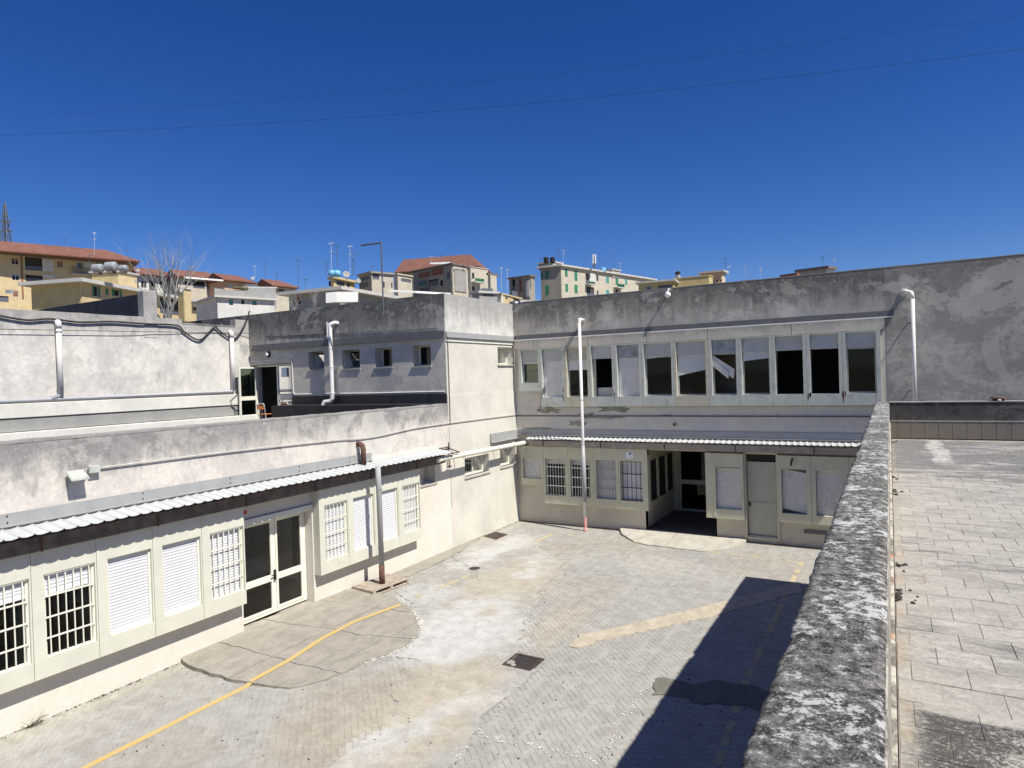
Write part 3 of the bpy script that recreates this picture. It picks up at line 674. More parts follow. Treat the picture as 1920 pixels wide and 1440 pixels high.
# window to the right of the second bay
f2 = frame(WL, 15.33, 16.02, 2.2, 2.75, -.27, -.22, .04, 15.7).build('window', 'cream', lw); pane(WL, 15.36, 15.99, 2.23, 2.72, -.245, f2)
MB().box(WL, 15.28, 16.08, -.2, .03, 2.15, 2.198).build('sill', 'slab_b', f2)
# flashing strip fixed above the canopy
fl = MB(); fl.box(WL, -3, 13.22, .002, .02, 3.22, 3.42); fl.box(WL, -3, 13.22, .021, .06, 3.215, 3.235); fl.build('flashing', 'galv', lw)
m = MB()
for s in (4.9, 7.05, 8.9, 10.75, 12.4):
    for z in (3.38, 3.28): m.lathe(WL.p(s, .021, z), [(.016, 0), (.01, .012)], 8, (1, 0, 0))
m.build('bolts', 'rust', lw)
# furniture inside the glass door
def chair(px, py, rz, z, label, group=None, seat='white', h=1.0):
    t = thing('chair', (px, py, z), label, 'chair', group)
    R = Matrix.Rotation(rz, 3, 'Z'); Q = lambda x, y, zz: Vector((px, py, z))+R @ Vector((x, y, zz))
    for sx in (-.19, .19):
        for sy in (-.17, .18):
            MB().tube([Q(sx, sy, 0), Q(sx*.92, sy*.92, .43*h)], .012, 8).build('leg', 'steel_pale', t)
    m = MB(); c = [Q(-.19, -.19, .43*h), Q(.19, -.19, .43*h), Q(.19, .2, .43*h), Q(-.19, .2, .43*h)]; m.hexa(c+[p+Vector((0, 0, .02)) for p in c]); m.build('seat', seat, t, bevel=.006)
    m = MB(); m.tube([Q(-.18, -.18, .43*h), Q(-.185, -.22, .78*h), Q(-.14, -.235, .84*h), Q(.14, -.235, .84*h), Q(.185, -.22, .78*h), Q(.18, -.18, .43*h)], .012, 8); m.build('back_frame', 'steel_pale', t)
    m = MB(); c = [Q(-.16, -.225, .62*h), Q(.16, -.225, .62*h), Q(.16, -.21, .62*h), Q(-.16, -.21, .62*h)]; m.hexa(c+[p+Vector((0, 0, .17*h)) for p in c]); m.build('backrest', seat, t, bevel=.006)
    return t
chair(-13.0, 9.85, .4, .12, 'pale chair standing behind the left leaf of the glass door', 'chairs inside the glass door', 'cream')
chair(-13.1, 10.65, 2.6, .12, 'chair with dull orange back behind the right leaf of the glass door', 'chairs inside the glass door', 'orange')
chair(-20.22, 16.62, 0.1, 3.78, 'orange school chair with white tube legs in the open upper doorway', None, 'orange', 1.0)
# box and white PVC pipe on the roof
# ---- canopy of white corrugated sheet
def canopy(name, fr, s0, s1, label, nw=.02, ne=.60, zw=3.185, ze=3.115, pitch=.205, sheetw=4, gut='gutter', gn=(.25, .35), gz=(2.80, 3.03), brk=1.9):
    t = thing(name, fr.p((s0+s1)/2, 0, zw), label, 'canopy')
    P = fr.p; s = s0; k = 0
    while s < s1-.01:
        e = min(s1, s+pitch*sheetw); m = MB(); rows = []; q = s; ov = .015
        prof = [(0, 0), (.05, .004), (.09, .018), (.15, .018), (.19, .002), (.30, -.006), (.45, -.011), (.6, -.014), (.75, -.011), (.9, -.005), (1, 0)]
        while q < e-.01:
            for a, b in prof[:-1]: rows.append((q+a*pitch, b))
            q += pitch
        rows.append((e, 0)); dz = .003*(k % 2); ee = ne+random.uniform(-.012, .012)
        for a, b in rows: m.v += [P(a, nw, zw+b+dz), P(a, ee, ze+b+dz), P(a, ee, ze+b+dz-.003), P(a, nw, zw+b+dz-.003)]
        for i in range(len(rows)-1):
            for c in range(4): m.f.append((4*i+c, 4*i+4+c, 4*i+4+(c+1) % 4, 4*i+(c+1) % 4))
        m.f += [(0, 1, 2, 3), (len(m.v)-4, len(m.v)-1, len(m.v)-2, len(m.v)-3)]
        m.build('roofing_sheet', 'roofing', t); s = e; k += 1
    m = MB(); m.box(fr, s0+.05, s1-.1, gn[0], gn[1], gz[0], gz[1]); m.box(fr, s0+.05, s1-.1, gn[0]-.1, gn[0]-.002, gz[0]-.03, gz[0]+.02); m.build('gutter', gut, t, bevel=.01)
    m = MB(); q = s0+.6
    while q < s1: m.box(fr, q, q+.035, .0, gn[0]+.02, gz[1]+.002, gz[1]+.03); m.box(fr, q, q+.03, gn[1]+.001, gn[1]+.02, gz[0]-.015, gz[1]-.02); q += brk
    m.build('brackets', 'rust', t)
    MB().box(fr, s0+.02, s1-.02, .03, .07, zw-.09, zw-.03).build('rail', 'gutter', t)
    return t
canopy('sheet_canopy', WL, -3, 16.2, 'white corrugated metal canopy with brown gutter over the bays of the left wing')
# rusted bare end of the canopy frame
m = MB(); A = WL.p
for a, b in (((16.2, .05, 3.2), (16.75, .05, 3.2)), ((16.2, .5, 3.06), (16.62, .5, 3.06)), ((16.62, .02, 3.2), (16.62, .52, 3.05)), ((16.3, .02, 3.2), (16.3, .5, 3.05)), ((16.62, .1, 2.55), (16.62, .1, 3.35)), ((16.5, .1, 2.6), (16.75, .1, 2.6))): m.beam(A(*a), A(*b), .028)
tag(m.build('rusty_bracket', 'rust'), 'bare rusty steel bracket frame at the far end of the left canopy', 'bracket')

# ================================================================== CORNER BLOCK (two storeys, between the wings)
cb = thing('corner_block', (-12, 19, 0), 'two-storey pale plaster block in the inner corner, its left face blackened', 'building')
hb = [(17.62, 19.1, 2.1, 2.72), (19.86, 20.9, 2.13, 2.8)]; hu = [(19.93, 20.98, 5.78, 6.4)]
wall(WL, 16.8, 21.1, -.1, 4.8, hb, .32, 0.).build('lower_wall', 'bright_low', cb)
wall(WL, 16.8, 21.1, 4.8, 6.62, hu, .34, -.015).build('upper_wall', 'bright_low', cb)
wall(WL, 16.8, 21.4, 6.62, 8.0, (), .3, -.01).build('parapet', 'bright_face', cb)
m = MB(); m.box(WL, 16.79, 21.08, -.008, .045, 6.63, 6.80); m.box(WL, 16.79, 21.08, .046, .075, 6.62, 6.64); m.build('flashing', 'galv', cb)
MB().box(WL, 16.79, 21.08, .0, .02, 6.50, 6.60).build('string_course', 'cream', cb)
m = MB()
dh = [(-21.1, -18.96, 3.79, 6.07), (-18.05, -17.28, 5.80, 6.44), (-16.42, -15.60, 5.78, 6.42), (-14.92, -14.18, 5.78, 6.42), (-13.33, -12.60, 5.76, 6.42)]
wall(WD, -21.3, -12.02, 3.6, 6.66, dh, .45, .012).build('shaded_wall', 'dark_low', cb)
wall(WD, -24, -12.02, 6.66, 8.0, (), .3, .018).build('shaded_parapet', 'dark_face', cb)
m = MB(); m.box(WD, -20.98, -12.02, .02, .07, 6.665, 6.83); m.box(WD, -21.02, -12.02, .014, .11, 6.60, 6.66); m.build('shaded_flashing', 'galv_dark', cb)
MB().box(Fr((0, 0, 0), (1, 0, 0), (0, 1, 0)), -24, -12.3, 17.1, 24, 7.0, 7.2).build('roof', 'bitumen', cb)
MB().box(ID, -21.3, -12.35, 17.3, 25, 3.6, 3.77).build('floor', 'interior_lt', cb)
MB().box(ID, -21.3, -12.35, 20.2, 20.3, 3.77, 7.0).build('inner_wall', 'interior_lt', cb)
MB().box(ID, -21.3, -12.35, 20.12, 20.19, 3.77, 5.1).build('inner_wainscot', 'interior_tan', cb)
MB().box(ID, -17.9, -17.8, 17.3, 20.1, 3.77, 7.0).build('partition', 'interior', cb)
MB().box(ID, -22.4, -22.3, 17.26, 20.4, 3.77, 7.0).build('inner_left_wall', 'interior_lt', cb); MB().box(ID, -22.29, -22.24, 17.26, 20.1, 3.77, 5.1).build('inner_wainscot', 'interior_tan', cb)
MB().box(ID, -22.3, -21.25, 17.26, 20.2, 3.6, 3.77).build('floor', 'interior_tan', cb); MB().box(ID, -22.4, -21.1, 17.26, 17.36, 3.77, 7.0).build('inner_front_wall', 'interior', cb)
MB().box(ID, -19, -18.9, 17.0, 21, -.1, 3.6).build('inner_side_wall', 'interior', cb)
for k, h in enumerate(dh[1:]):
    s0, s1, z0, z1 = h
    fo = frame(WD, s0, s1, z0+.0, z1, -.40, -.34, .045).build('window', 'cream' if k > 1 else 'bay', cb)
    pass
    if k > 1: pane(WD, s0+.04, s1-.04, z0+.04, z1-.04, -.37, fo)
    else:
        P = WD.p; m = MB(); m.hexa([P(s0+.10, -.42, z0+.05), P(s1-.06, -.42, z0+.05), P(s1-.06, -.40, z0+.05), P(s0+.10, -.40, z0+.05), P(s0+.10, -.22, z1-.12), P(s1-.06, -.22, z1-.12), P(s1-.06, -.20, z1-.12), P(s0+.10, -.20, z1-.12)]); m.build('tilted_pane', 'glass', fo)
        MB().beam(P(s0+.10, -.41, z0+.05), P(s0+.10, -.21, z1-.12), .03).build('tilted_frame', 'cream', fo)
    MB().box(WD, s0-.03, s1+.03, -.34, .05, z0-.045, z0-.002).build('sill', 'slab_b', fo)
for s0, s1, z0, z1 in hb+hu:
    mid = (s0+s1)/2-.12 if s1-s0 > 1.2 else None; nn = -.26
    fo = frame(WL, s0, s1, z0, z1, nn-.05, nn, .045, mid+.25 if mid else None).build('window', 'cream', cb)
    pass
    pane(WL, s0+.04, s1-.04, z0+.04, z1-.04, nn-.03, fo)
    MB().box(WL, s0-.04, s1+.04, -.24, .04, z0-.05, z0-.002).build('sill', 'slab_b', fo)
# black membrane upstand and bench on the roof terrace
MB().box(WD, -18.93, -12.02, .014, .05, 4.57, 4.86).build('membrane_upstand', 'bitumen', cb)
MB().box(WD, -19.2, -12.3, .052, .75, 3.78, 4.55).build('membrane_kerb', 'bitumen', cb)
# upper doorway
fo = frame(WD, -21.08, -18.98, 3.80, 6.05, -.2, -.12, .06, -19.86).build('door_frame', 'cream', cb)
pane(WD, -19.82, -19.05, 4.95, 5.98, -.16, fo); pane(WD, -19.82, -19.05, 3.87, 4.72, -.16, fo)
MB().box(WD, -19.82, -19.05, -.195, -.125, 4.73, 4.93).build('mid_rail', 'cream', fo)
MB().box(WD, -19.62, -19.32, -.115, -.11, 5.58, 5.93).build('notice', 'paper', fo)
P = WD.p; ol = MB()                                               # the leaf standing open
a, b = P(-21.02, -.1, 0), P(-20.90, .80, 0)
LF = Fr(a, (b-a).normalized(), Vector((-(b-a).y, (b-a).x, 0)).normalized()*-1)
frame(LF, 0, .86, 3.82, 6.0, -.03, .03, .06).build('open_leaf', 'cream', fo)
pane(LF, .06, .80, 4.9, 5.94, 0, fo); pane(LF, .06, .80, 3.9, 4.75, 0, fo); MB().box(LF, .06, .80, -.028, .028, 4.75, 4.9).build('leaf_rail', 'cream', fo)
for z0, z1 in ((5.3, 5.62), (4.95, 5.18)): MB().box(LF, .3, .5, .004, .008, z0, z1).build('notice', 'paper', fo)
m = MB(); m.box(LF, .5, .62, .03, .09, 4.72, 4.92); m.build('panic_bar', 'black_steel', fo)
m = MB(); m.tube([P(-21.18, .03, 4.9), P(-21.18, .03, 6.2), P(-21.1, .03, 6.22), P(-20.2, .03, 6.22), P(-18.98, .03, 6.2), P(-18.88, .03, 6.12), P(-18.86, .03, 5.0), P(-18.78, .03, 4.93), P(-15, .03, 4.92), P(-12.1, .03, 4.93)], .018, 8)
tag(m.build('conduit', 'pvc'), 'white cable conduit running round the upper door and along the black membrane', 'conduit')
t = thing('bulkhead_lamp', P(-20.14, .012, 6.44), 'round black and white bulkhead lamp above the upper doorway', 'lamp')
MB().lathe(P(-20.14, 0, 6.44), [(.12, 0), (.12, .05), (.10, .07)], 18, (0, -1, 0)).build('housing', 'black_steel', t); MB().lathe(P(-20.14, -0, 6.44)+Vector((0, -.07, 0)), [(.085, 0), (.07, .03), (.03, .045)], 16, (0, -1, 0)).build('globe', 'white', t, smooth=True)

# ================================================================== FAR LEFT WING
fw = thing('far_left_wing', (-21.2, 10, 0), 'long mottled grey plaster wall wing behind the roof terrace on the far left', 'building')
y1_ = 16.79
def ftop(y): return 7.62+.008*(y-8)
m = MB(); Pf = WF.p
ys = [-6+k*.25 for k in range(92)]+[y1_]; ys = sorted({v for v in ys if v <= y1_}|{14.05, 14.06, 16.2, 16.21})
for a, b in zip(ys, ys[1:]):
    za, zb = (7.64+.006*(a-8)+.012*fbm(a, 1, 2, 2.5) if a < 14.055 else 7.50 if a < 16.2 else 7.80), (7.64+.006*(b-8)+.012*fbm(b, 1, 2, 2.5) if b <= 14.055 else 7.50 if b <= 16.205 else 7.80)
    m.hexa([Pf(a, 0, 5.08), Pf(b, 0, 5.08), Pf(b, -.3, 5.08), Pf(a, -.3, 5.08), Pf(a, 0, za), Pf(b, 0, zb), Pf(b, -.3, zb), Pf(a, -.3, za)])
m.build('upper_wall', 'far_wall', fw)
MB().box(WF, -6, y1_, -.02, .16, 4.60, 5.0).build('plinth_ledge', 'plinth', fw, bevel=.015)
MB().box(WF, -6, y1_, -.3, .0, 3.6, 5.08).build('lower_wall', 'plinth', fw)
MB().box(WF, -6, y1_, .002, .12, 4.22, 4.58).build('plinth_band', 'plinth_grey', fw)
MB().box(WF, -6, y1_, .002, .30, 3.78, 4.20).build('plinth_foot', 'plinth', fw, bevel=.02)
MB().box(WF, -6, 16.7, -9, -.3, 7.0, 7.15).build('roof', 'bitumen', fw)
MB().box(WF, 12.72, 13.18, -.3, .01, 7.0, 8.52).build('pier', 'far_wall', fw)
for k, (s0, s1) in enumerate(((-30, -21.5),)):
    MB().box(Fr((0, 13.0, 0), (1, 0, 0), (0, -1, 0)), s0, s1-.01, -.2, 0, 7.1, 8.5).build('cross_parapet', 'bitumen', fw)
m = MB()
for k in range(8): m.box(Fr((0, 13.0, 0), (1, 0, 0), (0, -1, 0)), -29.6+k*1.02, -29.52+k*1.02, .001, .012, 7.1, 8.48)
m.build('membrane_laps', 'bitumen', fw)
MB().box(WF, 14.1, 16.2, -.28, .01, 7.502, 7.56).build('coping', 'dark_face', fw)
MB().box(Fr((0, 16.8, 0), (1, 0, 0), (0, -1, 0)), -34, -24.02, -.2, 0, 7.1, 8.0).build('rear_parapet', 'bitumen', fw)
# downpipes on the far left wall and the collector along its foot
def downpipe(name, fr, s, n, z0, z1, r, label, mat='pvc', group=None, elbow=True, foot=None, boot=None, clamps=(), tin=.0):
    t = thing(name, fr.p(s, 0, z0), label, 'pipe', group); P = fr.p; q = n
    MB().tube([P(s, q, z0), P(s, q, z1)], r, 14).build('shaft', mat, t, smooth=True)
    if elbow:
        MB().tube([P(s, -.02, z1+.09), P(s, q*.5, z1+.10), P(s, q*.85, z1+.08), P(s, q, z1+.03), P(s, q, z1-.10)], r*1.12, 14).build('elbow', mat, t, smooth=True)
    for z in clamps: MB().lathe(P(s, q, z), [(r*1.08, -.012), (r*1.16, -.012), (r*1.16, .012), (r*1.08, .012)], 14).build('collar', 'galv_dark', t)
    return t
p1 = downpipe('downpipe', WF, 10.1, .10, 5.15, 7.25, .075, 'thick white downpipe on the left part of the far left wall, joining a grey pipe', group='downpipes of the far left wall', clamps=(5.45, 7.05))
p2 = downpipe('downpipe', WF, 15.95, .10, 5.15, 7.2, .075, 'thinner white downpipe beside the upper door corner of the far left wall', group='downpipes of the far left wall', clamps=(5.3,))
t = thing('collector_pipe', WF.p(10, 0, 5.1), 'grey pipe running along the foot of the far left wall', 'pipe')
MB().tube([WF.p(-5, .09, 5.02), WF.p(15.9, .09, 5.10), WF.p(15.97, .09, 5.2)], .055, 12).build('shaft', 'pvc_grey', t, smooth=True)
MB().tube([WF.p(10.1, .1, 5.35), WF.p(10.1, .1, 5.2), WF.p(9.85, .09, 5.08)], .062, 12).build('branch', 'pvc_grey', t, smooth=True)
for s in (8.9, 10.9, 12.6, 14.2): MB().lathe(WF.p(s, .09, 5.065+(s-10)*.004), [(.062, -.012), (.066, 0), (.062, .012)], 12, (0, 1, 0)).build('clip', 'galv', t)
def cable(name, pts, r, mat, label, sub=8, cat='cable', group=None):
    m = MB(); P_ = [Vector(p) for p in pts]; out = []
    for i in range(len(P_)-1):
        a, b = P_[i], P_[i+1]; a0 = P_[max(0, i-1)]; b1 = P_[min(len(P_)-1, i+2)]
        for k in range(sub):
            u = k/sub; out.append(.5*((2*a)+(b-a0)*u+(2*a0-5*a+4*b-b1)*u*u+(3*a-a0-3*b+b1)*u**3))
    out.append(P_[-1]); m.tube(out, r, 8); return tag(m.build(name, mat, smooth=True), label, cat, group)
cable('cable', [on(0, -21.14, *p) for p in ((-20, 588), (0, 592), (50, 600), (95, 598), (150, 604), (210, 603), (270, 607), (330, 610), (345, 622), (365, 635), (378, 636), (392, 622), (403, 613), (412, 621), (430, 633))]+[on(0, -21.14, 443, 633), on(0, -21.12, 458, 610), on(0, -21.1, 468, 583)], .028, 'black_cable', 'thick black cable draped in loops along the top of the far left wall')
cable('cable', [on(0, -21.1, 0, 617), on(0, -21.1, 220, 621), on(0, -21.1, 465, 625)]+[P(-20, .032, 7.12), P(-16, .032, 7.0), P(-12.3, .032, 6.92)], .009, 'black_cable', 'thin black wire across the far left wall under the thick cable')
# handrail by the upper door
t = thing('stair_handrail', (-20.9, 15.4, 3.8), 'grey angled metal handrail at the foot of the far left wall by the upper door', 'handrail')
RX = -21.05
MB().tube([Vector((RX, 16.55, 5.35)), Vector((RX, 15.75, 4.75)), Vector((RX, 15.8, 4.6)), Vector((RX, 15.95, 4.45)), Vector((RX, 16.0, 3.8))], .03, 8).build('rail', 'galv_dark', t)
MB().tube([Vector((RX, 16.6, 4.85)), Vector((RX, 15.98, 4.4))], .025, 8).build('brace', 'galv_dark', t); MB().tube([Vector((RX, 16.6, 4.5)), Vector((RX, 16.02, 4.0))], .025, 8).build('brace', 'galv_dark', t)

# white pipe in front of the dark face
t = thing('roof_downpipe', P(-16.75, 0, 3.8), 'white drainpipe with two bends standing against the blackened wall', 'pipe')
MB().tube([P(-16.55, .0, 7.36), P(-16.6, .12, 7.38), P(-16.75, .2, 7.33), P(-16.75, .2, 7.2), P(-16.75, .2, 5.0), P(-16.75, .2, 4.78), P(-16.82, .22, 4.68), P(-17.02, .3, 4.66), P(-17.08, .32, 4.56), P(-17.08, .32, 4.40), P(-17.08, .32, 3.8)], .072, 14).build('shaft', 'pvc', t, smooth=True)
for z in (6.5, 5.85, 4.95): MB().lathe(P(-16.75, .2, z), [(.078, -.02), (.084, 0), (.078, .02)], 14).build('collar', 'pvc', t)
tag(MB().tube([P(-17.05, .04, 7.45), P(-17.05, .04, 6.75)], .02, 8).build('vent_tube', 'pvc'), 'short thin white tube fixed left of the bent drainpipe', 'pipe')

# ================================================================== BACK WING
bw = thing('back_wing', (-6, 21.1, 0), 'two-storey back wing with a strip of derelict shuttered windows above and barred windows below', 'building')
up = [-11.70, -10.80, -9.83, -8.84, -7.95, -7.02, -5.94, -4.83, -3.92, -2.96, -2.02, -1.08]
UPW = [(-11.63, -10.93), (-10.78, -9.98), (-9.81, -9.02), (-8.87, -8.12), (-7.94, -7.17), (-7.0, -6.09), (-5.93, -5.0), (-4.81, -4.07), (-3.91, -3.11), (-2.95, -2.19), (-2.0, -1.25), (-1.06, -.31)]
wall(WB, -12.0, .05, 4.17, 6.64, [(a+.0, b-.0, 4.55 if i else 5.08, 5.85) for i, (a, b) in enumerate(UPW)], .22, 0).build('upper_wall', 'back_mid', bw)
LH = [(-7.15, -4.83, -.1, 2.75), (-3.9, -3.03, .1, 2.72), (-10.76, -9.98, 1.05, 2.38), (-9.79, -9.04, 1.05, 2.38), (-8.81, -8.09, 1.05, 2.38)]
wall(WB, -12.0, .05, -.1, 3.25, LH, .25, 0).build('lower_wall', 'back_low', bw)
wall(WB, -12.0, 12, 3.25, 4.17, (), .25, .012).build('band', 'back_mid', bw)
wall(WB, -12.0, -.06, 6.64, 8.03, (), .3, .006).build('parapet', 'back_top', bw)
wall(WB, -.06, 12, 4.17, 8.05, (), .3, .006).build('right_wall', 'back_right', bw)
wall(WB, .05, 12, -.1, 3.25, (), .3, .0).build('hidden_wall', 'back_low', bw)
m = MB()
for k in range(110):
    a, b = -12+k*24/110, -12+(k+1)*24/110; z0, z1 = 8.055+.015*fbm(a, 2, 5, 2), 8.055+.015*fbm(b, 2, 5, 2); Q = WB.p
    m.hexa([Q(a, .012, 8.031), Q(b, .012, 8.031), Q(b, -.31, 8.031), Q(a, -.31, 8.031), Q(a, .012, z0), Q(b, .012, z1), Q(b, -.31, z1), Q(a, -.31, z0)])
m.build('coping', 'parapet_top', bw)
MB().box(ID, -12, 12, 21.4, 29, 7.0, 7.2).build('roof', 'bitumen', bw)
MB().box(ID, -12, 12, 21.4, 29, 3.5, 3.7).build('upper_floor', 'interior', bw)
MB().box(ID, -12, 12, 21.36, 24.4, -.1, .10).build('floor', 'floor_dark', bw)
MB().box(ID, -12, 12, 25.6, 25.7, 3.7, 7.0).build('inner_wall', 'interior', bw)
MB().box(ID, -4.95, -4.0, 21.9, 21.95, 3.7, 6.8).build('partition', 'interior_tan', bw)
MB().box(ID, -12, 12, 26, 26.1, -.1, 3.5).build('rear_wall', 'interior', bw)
Q = WB.p
m = MB(); m.box(WB, -11.93, .14, .008, .10, 6.66, 6.83); m.box(WB, -11.93, .14, .008, .14, 6.645, 6.658); m.build('flashing', 'galv_dark', bw)
tag(MB().box(WB, -11.93, .14, .141, .15, 6.64, 6.67).build('flashing_lip', 'white', bw))
m = MB()
for k in range(9): m.lathe(Q(-11+k*1.35, .101, 6.76), [(.012, 0), (.008, .012)], 6, (0, -1, 0))
m.build('bolts', 'rust_dark', bw)
fx = [-11.9, -11.11, -9.0, -6.91, -4.93, -2.49, -.1]
for a, b in zip(fx, fx[1:]): MB().box(WB, a+.008, b-.008, .002, .16, 6.32, 6.635).build('fascia_panel', 'fascia', bw, bevel=.006)
# posts, boxes and sills of the upper strip
edges = [-11.74]+[(UPW[i][1]+UPW[i+1][0])/2 for i in range(11)]+[-.20]
for i, (a, b) in enumerate(UPW):
    z0 = 4.55 if i else 5.08
    L = edges[i]; R = edges[i+1]; mt = 'frame_rust' if i in (2, 6) else 'frame_up'
    mm = wall(WB, L+.003, R-.003, (4.22 if i else 4.78), 6.31, [(a, b, z0, 6.27)], .2, .2)
    pn = mm.build('window_surround', mt, bw, bevel=.006)
    MB().box(WB, a+.003, b-.003, .05, .11, 5.85, 6.268).build('shutter_box', {4: 'lintel_dark', 7: 'lintel_dark', 2: 'frame_rust'}.get(i, 'lintel'), pn)
    if i not in (3, 9, 10): fo = frame(WB, a+.003, b-.003, z0+.003, 5.848, -.02, .04, .04).build('sash', 'frame_up', pn)
    spec = {0: (5.80, 0), 1: (4.58, 0), 2: (5.52, 0), 4: (4.58, 0), 5: (5.77, .10), 6: (5.19, .17), 8: (5.58, .07)}.get(i)
    if spec: shutter_mesh(WB, a+.02, b-.02, spec[0]-(spec[1] and .0), 5.849, .055, tilt=0, pitch=.045, bulge=.007).build('shutter', 'shutter_b', pn) if not spec[1] else None
    if spec and spec[1]:
        # curtain jammed askew: each slat course sheared to the tilt
        m = MB(); zt = 5.849; kk = max(2, int((zt-spec[0])/.045)); tl = spec[1]
        for j in range(kk+2):
            za = spec[0]+j*.045
            lo, hi = za, za+.043; la, lb = min(lo, zt), min(lo+tl, zt); ha, hb_ = min(hi, zt), min(hi+tl, zt)
            if ha-la < .004 and hb_-lb < .004: continue
            m.hexa([Q(a+.02, .05, la), Q(b-.02, .05, lb), Q(b-.02, .062, lb), Q(a+.02, .062, la), Q(a+.02, .05, ha), Q(b-.02, .05, hb_), Q(b-.02, .056, hb_), Q(a+.02, .056, ha)])
        m.build('shutter', 'shutter_b', pn)
    if i in (0, 2, 5, 6, 8, 11): pane(WB, a+.04, b-.04, z0+.04, 5.81, .0, pn)
    if i == 7:
        for (o0, ang, w_, nn_) in ((.02, -.62, .26, .07), (.10, -.72, .17, .10)):
            m = MB(); c = Q(a+.02, nn_, 5.83-o0*1.6); d = Vector((cos(ang), 0, sin(ang))); e = Vector((-sin(ang), 0, cos(ang)))
            L2 = .80 if nn_ < .09 else .62
            for j in range(5):
                p0 = c-e*(j*w_/5)+d*(j*.03); m.hexa([p0, p0+d*L2, p0+d*L2+Vector((0, -.01, 0)), p0+Vector((0, -.01, 0)), p0-e*(w_/5-.004), p0+d*L2-e*(w_/5-.004), p0+d*L2-e*(w_/5-.004)+Vector((0, -.006, 0)), p0-e*(w_/5-.004)+Vector((0, -.006, 0))])
            m.build('broken_shutter', 'shutter_b', pn)
    if i == 3: MB().box(WB, a+.003, a+.10, -.02, .05, 4.553, 5.848).build('jamb', 'frame_rust', pn); MB().box(WB, a+.12, b-.01, -.6, -.05, 4.55, 4.85).build('heap', 'crumb', pn)
    if i in (1, 3, 11, 10):
        for q_ in range(3):
            xs_ = (a-.06 if i > 3 else b+.02)+random.uniform(-.05, .05); zt_ = z0+(.10 if i > 9 else .32)*random.random(); L_r = random.uniform(.12, .28); wd = random.uniform(.008, .028); m = MB()
            m.v = [Q(xs_-wd*.6, .203, zt_), Q(xs_+wd, .203, zt_-.01), Q(xs_+wd*.8, .203, zt_-L_r*.6), Q(xs_+.004, .203, zt_-L_r), Q(xs_-.004, .203, zt_-L_r), Q(xs_-wd, .203, zt_-L_r*.5)]; m.f = [(5, 4, 3, 2, 1, 0)]; m.build('rust_streak', 'rust', pn)
MB().box(WB, -12, .05, .003, .035, 3.86, 3.90).build('string_course', 'galv_dark', bw)
# peeled patches on the band under the strip
pm = N('bare_render_patch'); M['peel'] = pm.out(pm.mix(pm.ramp(pm.noise(6, 8, .7), .4, .6), (.22, .215, .17), (.34, .32, .26)), .95)
for k, (px, py, rx, rz) in enumerate(((1030, 765, .5, .10), (1150, 762, .55, .10), (1095, 775, .35, .07), (1130, 779, .7, .05), (1010, 800, .6, .05), (1085, 790, .3, .09), (1250, 775, .25, .03))):
    c = on(1, 21.06, px, py+4); n = 26; pts = []
    for i in range(n):
        t_ = 2*pi*i/n; j = 1+.75*fbm(cos(t_)*1.3+k*4, sin(t_)*1.3, k, 1.4); pts.append(Vector((c.x+rx*cos(t_)*j, 21.0835, c.z+rz*sin(t_)*j)))
    m = MB(); m.v = pts+[p+Vector((0, .006, 0)) for p in pts]; m.f = [tuple(range(n))]+[(i, (i+1) % n, n+(i+1) % n, n+i) for i in range(n)]; m.build('peeled_patch', 'peel', bw)
# ground floor bays
kinds = ['small', 'grA', 'grA', 'shutg', 'dark']
LW = [(-11.68, -10.93), (-10.76, -9.98), (-9.79, -9.04), (-8.81, -8.09), (-7.94, -7.16)]
LE = [-11.76, -10.83, -9.86, -8.88, -7.99, -6.98]
for i, kd in enumerate(kinds):
    a, b = LW[i]; z0, z1 = (1.62, 2.38) if i == 0 else (1.05, 2.38); zb = 1.38 if i == 0 else .76
    pn = wall(WB, LE[i]+.004, LE[i+1]-.004, zb, 2.79, [(a, b, z0, z1)], .2, .2).build('surround_panel', 'bay_b', bw, bevel=.004)
    fo = frame(WB, a+.002, b-.002, z0+.002, z1-.002, .06, .11, .03).build('window', 'bay_b', pn)
    if kd == 'small': shutter_mesh(WB, a+.03, b-.03, z0+.04, z1-.03, .08, .055).build('shutter', 'shutter_b', pn)
    if kd == 'grA':
        pane(WB, a+.03, b-.03, z0+.03, z1-.03, .02, pn); shutter_mesh(WB, a+.03, b-.03, 2.2, z1-.02, .03).build('shutter', 'shutter_b', pn)
        grille(WB, a+.01, b-.01, z0+.01, z1-.01, .15, 7, (1.40, 1.74, 2.07), .013, .03).build('grille', 'steel_pale', pn)
        m = MB(); P2 = WB.p
        for j in range(20):
            q0, q1 = a+.05+j*.036, a+.05+(j+1)*.036; m.quad(P2(q0, -.12+.02*(j % 2), z0), P2(q1, -.12+.02*((j+1) % 2), z0), P2(q1, -.12+.02*((j+1) % 2), z1), P2(q0, -.12+.02*(j % 2), z1))
        m.build('curtain', 'interior_lt', pn)
    if kd == 'shutg':
        shutter_mesh(WB, a+.03, b-.03, z0+.04, z1-.03, .05, .055).build('shutter', 'shutter_b', pn); grille(WB, a+.01, b-.01, z0+.01, z1-.01, .15, 7, (1.40, 1.74, 2.07), .013, .03).build('grille', 'galv', pn)
    if kd == 'dark':
        MB().box(WB, a+.03, b-.03, .04, .05, z0+.03, z1-.03).build('blind', 'shutter', pn); grille(WB, a+.01, b-.01, z0+.01, z1-.01, .15, 5, (1.49, 1.95), .016, .03).build('grille', 'black_steel', pn)
m = MB(); m.box(WB, LE[0], LE[-1]-.004, .002, .19, 2.60, 2.786); m.box(WB, LE[1], LE[-1]-.01, .002, .0, .762, .80); m.build('bay_frame', 'bay_b', bw)
MB().box(WB, -7.72, -7.45, .201, .206, 2.47, 2.70).build('notice', 'paper', bw)
